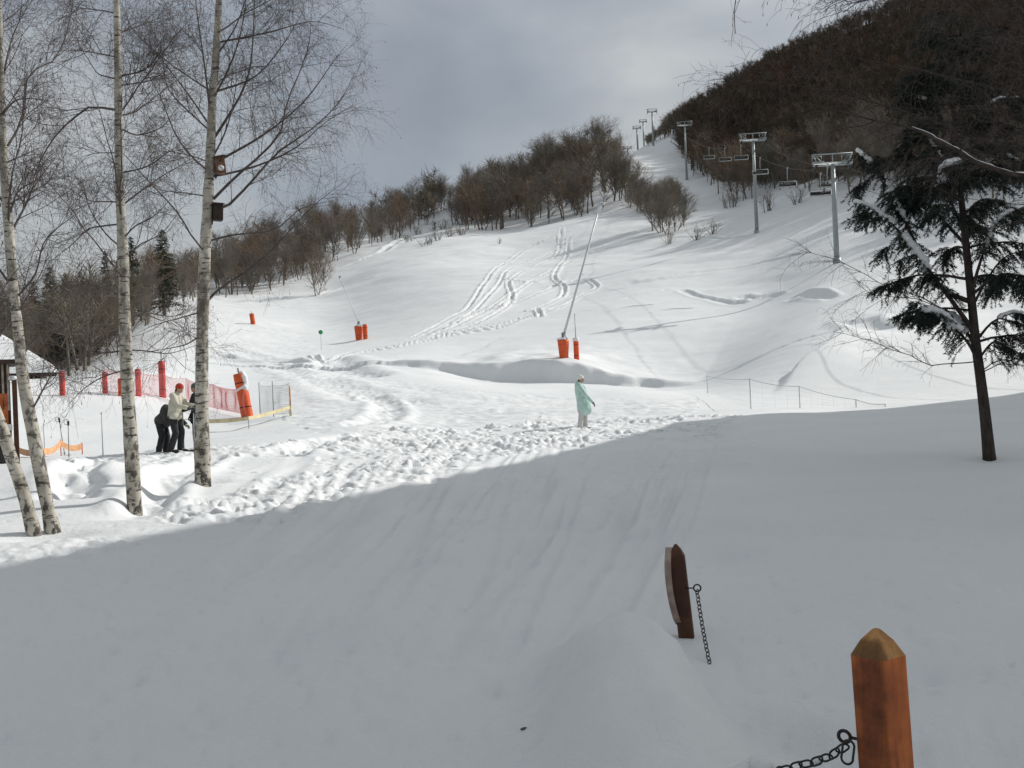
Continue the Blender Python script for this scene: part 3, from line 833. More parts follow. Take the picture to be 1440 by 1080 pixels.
BD = birch('white barked birch standing right of the others with two nest boxes on its trunk', TRUNK_D, .120, LIMBS_D, 4, 11, 300, 2300, 9500)
birch('straight pale birch between the leaning pair and the one with nest boxes', TRUNK_C, .098, LIMBS_C, 5, 9, 300, 2000, 8000, .8)
birch('slender leaning birch, right stem of the pair at the left edge', TRUNK_A, .076, LIMBS_A, 6, 7, 190, 1300, 5000, .75)
birch('slender birch at the left edge leaning out of the picture', TRUNK_B, .076, LIMBS_B, 7, 9, 150, 1000, 3500, .75)


# --- the conifer on the right
def conifer():
    rng = np.random.default_rng(12)
    tpx = [(1392, 646), (1386, 590), (1380, 540), (1372, 480), (1366, 420), (1358, 340), (1351, 270), (1345, 200), (1338, 130), (1332, 70), (1328, 20)]
    b = hit(*tpx[0]); d0 = math.hypot(b[0], b[1])
    tp = np.array([at(x, y, d0) for x, y in tpx]); tp[0, 2] -= .15
    root = thing('conifer_tree', 'dark drooping conifer with lumps of snow on its boughs', 'conifer', (b[0], b[1], b[2]))
    O = np.array(root.location)
    Pt = polyline(tp, 30); Rt = np.linspace(.098, .018, 30) * (1 + .2 * np.exp(-np.linspace(0, 1, 30) * 25))
    m = MB(); m.tubes((Pt - O)[None], Rt[None], 12, cap=True); m.build('trunk', M['firbark'], root)
    B = []
    traced = [([(1366, 425), (1340, 415), (1317, 405), (1293, 355), (1268, 300), (1240, 245), (1207, 213)], 0), ([(1372, 470), (1340, 425), (1310, 385), (1285, 350), (1255, 315), (1225, 292), (1205, 285)], -.5),
              ([(1373, 490), (1350, 455), (1325, 440), (1300, 440), (1282, 448)], .5), ([(1376, 510), (1360, 480), (1340, 460), (1320, 440), (1290, 435)], -.7),
              ([(1359, 345), (1335, 320), (1310, 290), (1290, 275), (1268, 280)], .8), ([(1358, 335), (1340, 290), (1325, 255), (1330, 235), (1345, 230)], -.9),
              ([(1368, 430), (1390, 390), (1415, 360), (1445, 350)], .3), ([(1366, 410), (1385, 350), (1405, 310), (1440, 290)], -.6), ([(1372, 480), (1400, 450), (1430, 440), (1455, 455)], .5),
              ([(1376, 505), (1400, 480), (1420, 490), (1440, 500)], -.4), ([(1352, 275), (1325, 225), (1300, 190), (1275, 180)], .4), ([(1350, 265), (1380, 235), (1410, 220), (1445, 235)], -.2),
              ([(1345, 205), (1320, 160), (1300, 140), (1290, 138)], .3), ([(1346, 205), (1380, 165), (1405, 140), (1430, 140)], .1), ([(1342, 165), (1375, 130), (1405, 125)], .6), ([(1340, 150), (1315, 110), (1300, 95)], -.4),
              ([(1334, 90), (1350, 60), (1370, 50)], .2), ([(1335, 90), (1318, 60), (1308, 50)], .2)]
    for px, sw in traced:
        B.append(polyline([at(x, y, d0 + sw * i / (len(px) - 1)) for i, (x, y) in enumerate(px)], 10))
    for k in range(20):       # all round the stem
        t = .30 + .66 * (k + rng.random()) / 20; i = int(t * 29); az = k * 2.4 + rng.uniform(-.3, .3); el = rad(rng.uniform(10, 35))
        L = (1.9 * (1 - t) + .4) * rng.uniform(.75, 1.1)
        B.append(grow(Pt[i][None], np.array([[math.cos(az) * math.cos(el), math.sin(az) * math.cos(el), math.sin(el)]]), np.array([L]), 10, rng, .05, .16)[0])
    for k in range(26):       # the ragged upper crown
        t = .58 + .41 * (k + rng.random()) / 26; i = min(28, int(t * 29)); az = k * 2.4 + 1; el = rad(rng.uniform(15, 45))
        L = (2.6 * (1 - t) + .5) * rng.uniform(.7, 1.1)
        B.append(grow(Pt[i][None], np.array([[math.cos(az) * math.cos(el), math.sin(az) * math.cos(el), math.sin(el)]]), np.array([L]), 10, rng, .06, .18)[0])
    B = np.array(B); BL = np.linalg.norm(np.diff(B, axis=1), axis=2).sum(1)
    BR = taper(.012 + .011 * BL, np.full(len(B), .005), 10)
    # side boughs
    S, D, r, t, par = spawn(B, BR, 84, .25, .95, 30, 60, rng); D[:, 2] = D[:, 2] * .4 - .05
    B2 = grow(S, D, rng.uniform(.3, .85, 84) * (1.1 - .4 * t), 10, rng, .06, .2); BR2 = taper(np.minimum(r * .6, .010), np.full(84, .004), 10)
    m = MB(); m.tubes(B - O, BR, 6); m.tubes(B2 - O, BR2, 5); crown = m.build('crown', M['firbark'], root)
    B1, BR1 = B, BR; B = np.concatenate([B, B2]); BR = np.concatenate([BR, BR2])
    # drooping side sprays, feathered with needles
    ns = 4200
    S, D, r, t, par = spawn(B, BR, ns, .22, 1.0, 35, 70, rng, .8)
    D[:, 2] = D[:, 2] * .3 - .42
    L = rng.uniform(.12, .60, ns) * (1.1 - .5 * t)
    P = grow(S, D, L, 6, rng, .10, .28); R = taper(np.minimum(r * .6, .006), np.full(ns, .002), 6)
    m = MB(); m.tubes(P - O, R, 3)
    nn = 215000
    S, D, r, t, par = spawn(P, R, nn, .08, 1.0, 35, 70, rng)
    L = rng.uniform(.028, .055, nn)[:, None]; D = nrm(D); q = nrm(np.cross(D, rng.standard_normal((nn, 3)))) * .0048
    V = np.stack([S - q, S + q, S + D * L + q * .5, S + D * L - q * .5], 1).reshape(-1, 3) - O
    m.add(V, np.arange(nn * 4).reshape(-1, 4))
    m.build('needles', M['fir'], crown, False)
    # snow lying on the boughs
    def lump(bi, t0, t1, wd, seed, lift=.03):
        i0 = int(t0 * 9); P_ = polyline(B[bi][max(0, i0):max(i0 + 2, int(math.ceil(t1 * 9)) + 1)], 9) + [0, 0, lift]
        rg = np.random.default_rng(seed); s_ = MB()
        for p in polyline(P_, max(5, int(np.linalg.norm(P_[-1] - P_[0]) / (wd * .55)))):
            s_.ell(p - O + rg.normal(0, wd * .25, 3) * [1, 1, .3], (wd * rg.uniform(.7, 1.25), wd * rg.uniform(.7, 1.25), wd * rg.uniform(.45, .7)), None, 12, 8, 0, .05, seed)
        o = s_.build('snow_load', M['snow'], root)
        remesh(o, wd * .22)
    for a in [(0, .62, .74, .05), (0, .93, 1, .055), (1, .78, 1, .06), (1, .52, .62, .08), (2, .3, .85, .085), (3, .45, .8, .10), (5, .6, 1, .10), (4, .55, .8, .06), (0, .2, .32, .07), (12, .8, 1, .04), (13, .75, 1, .035),
              (10, .55, .8, .04), (11, .5, .8, .05), (7, .5, .8, .05), (8, .5, .7, .05)]: lump(*a, seed=int(a[0] * 10 + a[1] * 10))
    # bare dead boughs low on the stem
    for px, sw in [([(1376, 508), (1340, 510), (1315, 512), (1285, 500), (1255, 490), (1225, 478), (1200, 470), (1175, 466)], -.6), ([(1372, 480), (1330, 440), (1290, 418), (1250, 405), (1215, 385), (1180, 368), (1150, 358), (1118, 350)], .5),
                   ([(1370, 460), (1320, 435), (1280, 420), (1235, 415), (1200, 395)], 1.0), ([(1380, 520), (1410, 505), (1445, 495)], .2), ([(1381, 525), (1405, 508), (1440, 492), (1470, 470)], -.4)]:
        Lp = polyline([at(x, y, d0 + sw * i / (len(px) - 1)) for i, (x, y) in enumerate(px)], 14)[None]; Lr = np.linspace(.011, .003, 14)[None]
        Lp = Lp + np.concatenate([[[[0, 0, 0]]], np.cumsum(rng.normal(0, .010, (1, 13, 3)), 1)], 1)
        m = MB(); m.tubes(Lp - O, Lr, 5)
        S, D, r, t, par = spawn(Lp, Lr, 26, .25, 1, 25, 60, rng); P2 = grow(S, D, rng.uniform(.25, .8, 26), 7, rng, .12, .14); R2 = taper(np.full(26, .004), np.full(26, .0018), 7); m.tubes(P2 - O, R2, 4)
        S, D, r, t, par = spawn(P2, R2, 150, .15, 1, 30, 75, rng); P3 = grow(S, D, rng.uniform(.08, .38, 150), 5, rng, .2, .3); m.tubes(P3 - O, taper(np.full(150, .002), np.full(150, .0012), 5), 3)
        m.build('dead_bough', M['limb'], root)


def remesh(o, vox, smooth=4):
    md = o.modifiers.new('r', 'REMESH'); md.mode = 'VOXEL'; md.voxel_size = vox
    s = o.modifiers.new('s', 'SMOOTH'); s.iterations = smooth; s.factor = .5
    dg = bpy.context.evaluated_depsgraph_get(); me = bpy.data.meshes.new_from_object(o.evaluated_get(dg))
    o.modifiers.clear(); old = o.data; mats = list(old.materials); me.name = o.name; o.data = me; bpy.data.meshes.remove(old)
    if not len(me.materials):
        for x in mats: me.materials.append(x)
    me.polygons.foreach_set('use_smooth', np.ones(len(me.polygons), bool)); me.update()
    return o


conifer()


# --- the leafless tree beyond the right edge whose boughs reach into the picture
def overhang():
    rng = np.random.default_rng(31)
    d0 = 12.0; base = on(1640, d0)
    root = thing('bare_tree', 'leafless tree beyond the right edge whose long snowy bough arches into view', 'tree', base); O = base
    tr = np.array([base - [0, 0, .2], base + [-.05, 0, 2.2], base + [-.2, .1, 4.5], base + [-.3, .1, 7.5], base + [-.3, .2, 10.5]])
    Pt = polyline(tr, 24); Rt = np.linspace(.19, .03, 24)
    m = MB(); m.tubes((Pt - O)[None], Rt[None], 12, cap=True); m.build('trunk', M['firbark'], root)
    px = [([(1610, 330), (1530, 268), (1470, 248), (1430, 243), (1390, 232), (1350, 210), (1310, 188), (1270, 174), (1230, 166), (1180, 150), (1120, 140)], 11.0, .036),
          ([(1600, 190), (1540, 100), (1470, 40), (1400, -10), (1330, -25), (1260, -10), (1215, 0), (1190, 15)], 11.5, .03), ([(1590, 100), (1480, -40), (1380, -90), (1280, -80), (1180, -50), (1090, -30), (1040, -8), (1036, 30), (1037, 50)], 11.0, .03),
          ([(1610, 300), (1530, 190), (1470, 130), (1420, 85), (1370, 50), (1330, 30)], 12.3, .03), ([(1605, 260), (1520, 160), (1450, 90), (1400, 40), (1350, -10)], 11.6, .03), ([(1600, 240), (1500, 200), (1430, 165), (1370, 150), (1320, 150)], 12.6, .026),
          ([(1610, 350), (1520, 300), (1450, 262), (1390, 215), (1330, 200), (1270, 205)], 12.8, .024), ([(1612, 330), (1500, 240), (1380, 195), (1250, 150), (1100, 118), (1010, 116)], 13.2, .024), ([(1600, 220), (1480, 150), (1380, 120), (1300, 100), (1200, 82), (1130, 75)], 13.5, .022)]
    LP = []; LR = []
    for p, d, r in px:
        q = [at(x, y, d) for x, y in p]; q[0] = Pt[np.argmin(np.abs(Pt[:, 2] - q[0][2] + .6))]
        LP.append(polyline(q, 26)); LR.append(np.linspace(r, .0035, 26))
    LP = np.array(LP); LR = np.array(LR)
    LP[:, 1:] += np.cumsum(rng.normal(0, .008, (len(LP), 25, 3)), 1)
    m = MB(); m.tubes(LP - O, LR, 7)
    pick = [1, 3, 4, 5, 6, 7]; S, D, r, t, par = spawn(LP[pick], LR[pick], 225, .3, 1, 25, 65, rng); P2 = grow(S, D, rng.uniform(.25, .9, 225), 8, rng, .14, .12); R2 = taper(np.minimum(r * .6, .007), np.full(225, .002), 8); m.tubes(P2 - O, R2, 4)
    S, D, r, t, par = spawn(LP[[0, 2]], LR[[0, 2]], 14, .5, 1, 25, 55, rng); P2b = grow(S, D, rng.uniform(.2, .6, 14), 8, rng, .12, .1); R2b = taper(np.minimum(r * .6, .006), np.full(14, .002), 8); m.tubes(P2b - O, R2b, 4)
    P2 = np.concatenate([P2, P2b]); R2 = np.concatenate([R2, R2b])
    cr = m.build('crown', M['firbark'], root)
    m = MB()
    S, D, r, t, par = spawn(P2, R2, 1300, .1, 1, 25, 75, rng); P3 = grow(S, D, rng.uniform(.12, .5, 1300), 6, rng, .18, .3); R3 = taper(np.minimum(r * .7, .0028), np.full(1300, .0013), 6); m.tubes(P3 - O, R3, 3)
    S, D, r, t, par = spawn(P3, R3, 3200, .1, 1, 25, 75, rng); P4 = grow(S, D, rng.uniform(.06, .25, 3200), 4, rng, .2, .3); m.tubes(P4 - O, taper(np.full(3200, .0018), np.full(3200, .001), 4), 3)
    k = rng.choice(3200, 500); e = P4[k, -1]; m.tubes(np.stack([e, e - [0, 0, .015], e - [0, 0, .03]], 1) - O, np.tile([.002, .004, .0018], (500, 1)), 4)
    m.build('twigs', M['twig'], cr)
    # wet snow along the top of the arching bough
    s_ = MB(); q = polyline(LP[0][3:19], 60); rg = np.random.default_rng(3)
    thick = np.interp(np.linspace(0, 1, 60), [0, .45, .6, 1], [.019, .014, .006, .003]) * rg.uniform(.75, 1.2, 60)
    s_.tubes((q + [0, 0, .022] + rg.normal(0, .003, (60, 3)) - O)[None], thick[None], 8, cap=True)
    s_.build('snow_load', M['snow'], root)


overhang()


# --- bare trees of the woods
def proto_bare(seed, nl=24, n2=210, n3=1700, H=10.0, stems=1, name='bare_tree', thick=1.0):
    rng = np.random.default_rng(seed)
    root = thing(name, None, 'tree')
    st = np.stack([rng.normal(0, .25, stems) * (stems > 1), rng.normal(0, .25, stems) * (stems > 1), np.full(stems, -.6)], 1)
    D = np.stack([rng.normal(0, .10 + .22 * (stems > 1), stems), rng.normal(0, .10 + .22 * (stems > 1), stems), np.ones(stems)], 1)
    Pt = grow(st, D, np.full(stems, H * .9) * rng.uniform(.8, 1, stems), 9, rng, .05, 0, .06); Rt = taper(np.full(stems, .15 if stems == 1 else .10) * thick, np.full(stems, .02), 9)
    m = MB(); m.tubes(Pt, Rt, 6); m.build('trunk', M['baretrunk'], root)
    S, D, r, t, par = spawn(Pt, Rt, nl, .12 if stems > 1 else .15, .97, 18, 52, rng); D[:, 2] += .2
    L = H * .42 * (1.1 - .65 * t) * rng.uniform(.7, 1.2, nl)
    P1 = grow(S, D, L, 7, rng, .10, 0, .06); R1 = taper(np.minimum(r * .55, .07), np.full(nl, .014), 7)
    m = MB(); m.tubes(P1, R1 * thick, 4)
    S, D, r, t, par = spawn(P1, R1, n2, .12, 1, 18, 50, rng); P2 = grow(S, D, H * rng.uniform(.07, .22, n2), 5, rng, .12, 0, .07); R2 = taper(np.minimum(r * .6, .026), np.full(n2, .010), 5); m.tubes(P2, R2 * thick, 3)
    S, D, r, t, par = spawn(P2, R2, n3, .1, 1, 20, 65, rng); P3 = grow(S, D, H * rng.uniform(.05, .13, n3), 3, rng, .15, 0, .05); R3 = taper(np.minimum(r * .8, .0105), np.full(n3, .005), 3); m.tubes(P3, R3 * thick, 3)
    m.build('crown', M['bare'], root)
    return root


def proto_spruce(seed, H=10.0):
    rng = np.random.default_rng(seed); root = thing('spruce_tree', None, 'spruce')
    m = MB(); m.tubes(np.array([[[0, 0, -.6], [0, 0, H * .5], [0, 0, H]]]), np.array([[.16, .09, .01]]), 6); m.build('trunk', M['baretrunk'], root)
    n = 260; t = rng.random(n)**.8; z = H * (.06 + .93 * t); az = rng.uniform(0, 2 * PI, n); L = H * .21 * (1.02 - t)**.8 * rng.uniform(.65, 1.1, n) + .12
    D = np.stack([np.cos(az), np.sin(az), np.full(n, .15)], 1)
    P = grow(np.stack([np.zeros(n), np.zeros(n), z], 1), D, L, 6, rng, .05, .22); R = taper(np.full(n, .03), np.full(n, .008), 6)
    m = MB(); m.tubes(P, R, 3)
    k = 3200; S, D, r, t2, par = spawn(P, R, k, .05, 1, 30, 80, rng); D[:, 2] -= .35; D = nrm(D); l = rng.uniform(.15, .5, k)[:, None]; q = nrm(np.cross(D, rng.standard_normal((k, 3)))) * .05
    m.add(np.stack([S - q, S + q, S + D * l], 1).reshape(-1, 3), None, np.arange(3 * k).reshape(-1, 3)); m.build('crown', M['spruce'], root, False)
    return root


BARE = [proto_bare(100 + k, 28 + 3 * k, 220, 1900, 10.0, (1, 1, 2, 1, 3)[k]) for k in range(5)]
SHRUB = [proto_bare(200 + k, 26, 110, 520, 3.2, 6, 'bare_shrub', .55) for k in range(3)]
SPR = [proto_spruce(300 + k) for k in range(2)]
_first = set(); EXTRA = []
RT = np.random.default_rng(77)


def put(protos, px, d, h, label, group, cat=None, wide=1.0, py=None):
    p = on(px, d) if py is None else hit(px, py, 40)
    o = protos[RT.integers(len(protos))]; rz = RT.uniform(0, 2 * PI)
    s = h / (3.2 if o in SHRUB else 10.0); sc = (s * wide * RT.uniform(.78, 1.25), s * wide * RT.uniform(.78, 1.25), s)
    if o.name not in _first:
        _first.add(o.name); o.location = [float(v) for v in p]; o.rotation_euler = (0, 0, rz); o.scale = sc; r = o
        o['label'] = label
        if group: o['group'] = group
    else:
        r = dup(o, p, rz, sc, label, group)
        if not group and 'group' in r: del r['group']
    if cat: r['category'] = cat
    return r


def scatter(n, pxr, dlo, dhi, h, label, group, protos=None, gap=2.2, wide=1.0):
    more = int(n * .95); real = n; n = n + more
    """n trees between two tree-line distances given over photo columns"""
    xs = [p for p, _ in dlo]; pts = []; tries = 0
    while len(pts) < n and tries < n * 60:
        tries += 1
        px = RT.uniform(*pxr); a = np.interp(px, xs, [v for _, v in dlo]); b = np.interp(px, [p for p, _ in dhi], [v for _, v in dhi])
        if b <= a: continue
        d = a + (b - a) * RT.random()**1.15
        w = at(px, 540, d)
        if any((w[0] - q[0])**2 + (w[1] - q[1])**2 < gap * gap for q in pts): continue
        pts.append(w)
        hh = RT.uniform(*h) * RT.choice([.78, .9, 1.0, 1.05, 1.12])
        if h[1] == 14.5: hh *= np.interp(px, [640, 690, 850, 875, 890, 960], [.72, .95, 1.0, .9, .58, .52])
        if len(pts) > real:
            EXTRA.append((w[0], w[1], hh * .95)); continue
        put(protos or BARE, px, d, hh, label, group, wide=wide)


scatter(108, (640, 962), [(640, 262), (690, 252), (760, 250), (850, 242), (930, 232), (962, 228)], [(640, 330), (720, 352), (850, 352), (872, 345), (890, 300), (915, 255), (940, 244), (962, 238)], (9, 14.5),
        'leafless brown tree in the wood on the ridge above the ski tracks', 'trees of the ridge wood', None, 1.7, 1.12)
scatter(84, (310, 640), [(310, 192), (400, 208), (450, 226), (500, 236), (560, 262), (600, 296), (640, 318)], [(310, 250), (450, 296), (560, 330), (600, 345), (640, 350)], (5.5, 12),
        'leafless tree in the wood along the left shoulder of the ski slope', 'trees of the left shoulder wood', None, 2.2)
scatter(44, (-40, 310), [(-40, 92), (100, 92), (160, 100), (190, 128), (240, 160), (310, 195)], [(-40, 150), (160, 165), (240, 215), (310, 250)], (6.5, 9.5),
        'leafless tree in the dark wood behind the snowy roofed chalet', 'trees of the wood behind the chalet', None, 1.8, 1.1)
scatter(54, (985, 1440), [(985, 300), (1010, 262), (1040, 238), (1100, 226), (1200, 178), (1300, 162), (1440, 146)], [(985, 330), (1040, 275), (1100, 256), (1200, 215), (1300, 195), (1440, 175)], (6, 12),
        'leafless tree along the foot of the wooded mountain behind the lift pylons', 'trees at the foot of the mountain', None, 2.6)
for px, d, h, lab in ((232, 150, 11.5, 'tall dark spruce rising above the wood left of the nest boxes'), (352, 215, 9.0, 'dark spruce rising from the wood right of the nest boxes'),
                      (593, 312, 8.0, 'small dark spruce on the skyline of the ridge at mid picture')):
    put(SPR, px, d, h, lab, None, None, 1.0)
for px, d, h in ((60, 108, 6.5), (78, 110, 7.2), (95, 104, 6.8), (22, 100, 6.0), (112, 112, 7.0), (38, 112, 6.2), (5, 104, 5.6), (125, 120, 7.6), (155, 140, 8.5), (140, 125, 7.6), (75, 120, 10.5), (96, 128, 10.2), (152, 132, 11), (188, 146, 11.5), (52, 122, 9.5), (118, 118, 9.2), (172, 138, 10)):
    put(SPR, px, d, h, 'small dark spruce in the wood close behind the chalet roof', 'small spruces behind the chalet', None, .85)
for px, py, h in ((918, 325, 9.5), (930, 327, 9), (941, 330, 8), (950, 325, 7.5), (925, 318, 9.5), (962, 318, 6.5), (938, 318, 8.5)):
    put(BARE, px, 0, h, 'bushy leafless tree in the clump at the right foot of the ridge wood', 'trees of the clump at the foot of the ridge wood', None, 1.15, py)
put(BARE, 443, 190, 8.4, 'spreading bare tree standing alone on the snow at the edge of the left wood', None, py=417)
# scrub on the slope
for px, py, h, lab in ((940, 343, 3.0, 'low scrubby bush at the right foot of the ridge wood'), (978, 338, 3.2, 'twiggy bush left of a smaller tuft below the ridge wood'), (1001, 330, 3.2, 'leaning yellowish bush on the slope left of the steel lift pylon'),
                       (1026, 292, 5.6, 'dark bush beside the left trunk of the mountain wood'), (1083, 296, 4.8, 'bush behind and right of the middle lift pylon'), (1120, 287, 4.2, 'broad bush between two lift pylons at the wood edge'),
                       (702, 343, 1.7, 'tiny bush on the crest above the ski tracks')):
    put(SHRUB, px, 0, h, lab, None, 'bush', 1.0, py)
for px, py, h in ((600, 345, 3), (616, 338, 3.4), (632, 333, 3.6), (648, 331, 3.2), (622, 322, 3.6), (640, 316, 4), (575, 340, 2.4), (588, 330, 3.0), (610, 324, 3.2)):
    put(SHRUB, px, 0, h, 'grey bush on the snowy bank left of the ridge wood', 'bushes left of the ridge wood', 'bush', 1.2, py)


# --- the wooded mountain, too many trees to count: one mass
def mass():
    rng = np.random.default_rng(55); protos = []
    for k in range(4):
        H = 8.5
        Pt = grow(np.array([[0, 0, -.8]]), np.array([[0, 0, 1.0]]), np.array([H * .95]), 5, rng, .06); Rt = np.array([[.15, .11, .08, .05, .02]])
        b = MB(); b.tubes(Pt, Rt, 3)
        S, D, r, t, par = spawn(Pt, Rt, 15, .25, .95, 30, 60, rng); D[:, 2] += .3; P1 = grow(S, D, H * .42 * (1.1 - .6 * t), 4, rng, .1, 0, .06); R1 = taper(np.minimum(r * .6, .06), np.full(15, .02), 4); b.tubes(P1, R1, 3)
        n = 230; S, D, r, t, par = spawn(P1, R1, n, .1, 1, 20, 65, rng); D = nrm(D); l = H * rng.uniform(.08, .22, n)[:, None]; q = nrm(np.cross(D, rng.standard_normal((n, 3)))) * .04
        b.add(np.stack([S - q, S + q, S + D * l], 1).reshape(-1, 3), None, np.arange(3 * n).reshape(-1, 3))
        protos.append((np.concatenate(b.V), np.concatenate(b.Q), np.concatenate(b.T)))
    m = MB(); cnt = 0
    xs = [955, 985, 1040, 1100, 1200, 1300, 1440, 1660]; lo = [430, 318, 268, 250, 208, 188, 168, 150]; hi = [560, 540, 545, 545, 545, 560, 560, 540]
    pts = []
    # jittered rows over the slope
    for _ in range(90000):
        px = rng.uniform(968, 1660); a, b = np.interp(px, xs, lo), np.interp(px, xs, hi)
        d = math.sqrt(rng.uniform(a * a, b * b)); p = at(px, 540, d); pts.append((p[0], p[1], px, d))
    cell = {}; keep = []
    for p in pts:
        g_ = 2.1 + .003 * p[3]
        c = (int(p[0] / g_), int(p[1] / g_))
        if c in cell: continue
        cell[c] = 1; keep.append(p)
    keep = keep[:5200]
    for _ in range(150):      # the wood thins out along the skyline towards the top pylons
        px = rng.uniform(924, 1000); d = rng.uniform(455, 540); p = at(px, 540, d); EXTRA.append((p[0], p[1], rng.uniform(5, 9) * np.interp(px, [924, 965], [.55, 1.15])))
    for x, y, h in EXTRA: keep.append((x, y, -h, 0))
    K = np.array(keep); zz = grid_z(GZ, K[:, 0], K[:, 1])
    kind = rng.integers(0, 4, len(K)); tint = np.clip(.5 + .9 * fbm(K[:, 0] / 35, K[:, 1] / 35, 5, 3) + rng.normal(0, .14, len(K)), 0, 1); tint = np.where(K[:, 2] < 0, 1.5 + .5 * tint, tint * .75)
    for k in range(4):
        s = np.nonzero(kind == k)[0]; V, Q, T = protos[k]; n = len(s)
        az = rng.uniform(0, 2 * PI, n); c_, s_ = np.cos(az)[:, None], np.sin(az)[:, None]; sc = np.where(K[s, 2] < 0, -K[s, 2] / 8.5, rng.uniform(.65, 1.2, n))[:, None]; wd = rng.uniform(1.1, 1.5, n)[:, None]
        X = (V[None, :, 0] * c_ - V[None, :, 1] * s_) * sc * wd + K[s, 0][:, None]; Y = (V[None, :, 0] * s_ + V[None, :, 1] * c_) * sc * wd + K[s, 1][:, None]; ZZ = V[None, :, 2] * sc + zz[s][:, None]
        off = (np.arange(n) * len(V))[:, None, None]
        m.add(np.stack([X, Y, ZZ], -1).reshape(-1, 3), (Q[None] + off).reshape(-1, 4), (T[None] + off).reshape(-1, 3), 0, np.repeat(tint[s], len(V)))
    o = m.build('forest', M['mass'], None, False)
    tag(o, 'mass of leafless woods covering the mountain and filling the groves behind the nearest trees', 'forest', None, 'stuff')
    print('MASS', len(K))


mass()

# ------------------------------------------------------------------ things
def base_of(px, py, d=None, z=None):
    p = hit(px, py, 3) if d is None else on(px, d)
    return np.array([p[0], p[1], ground(p[0], p[1])])


def hyp(p): return math.hypot(p[0], p[1])


# --- people
def blob(name, parent, mat, caps=(), ells=(), vox=.012, smooth=3):
    m = MB()
    for c in caps: m.capsule(*c)
    for e in ells: m.ell(*e)
    return remesh(m.build(name, mat, parent), vox, smooth)


def hand_shapes(w, d, up, r, grow=0.0):
    """palm, four bent fingers and a thumb from wrist w along d"""
    d = nrm(np.asarray(d, float)); up = np.asarray(up, float); s = nrm(np.cross(d, up)); up = nrm(np.cross(s, d))
    E = [(w + d * .05, (.05 + grow, .022 + grow, .04 + grow), np.array([d, up, s]).T, 10, 6)]
    C = []
    for k, (o, l) in enumerate(((.03, .062), (.011, .072), (-.009, .066), (-.028, .052))):
        a = w + d * .085 + s * o; b = a + nrm(d - up * .35) * l * .55; c = b + nrm(d * .5 - up) * l * .5
        C += [(a, b, .0095 + grow, .009 + grow, 8), (b, c, .009 + grow, .008 + grow, 8)]
    a = w + d * .03 + s * .035; b = a + nrm(d * .7 + s * .75 - up * .3) * .04; c = b + nrm(d * .9 - up * .4) * .03
    C += [(a, b, .012 + grow, .0105 + grow, 8), (b, c, .0105 + grow, .009 + grow, 8)]
    return C, E


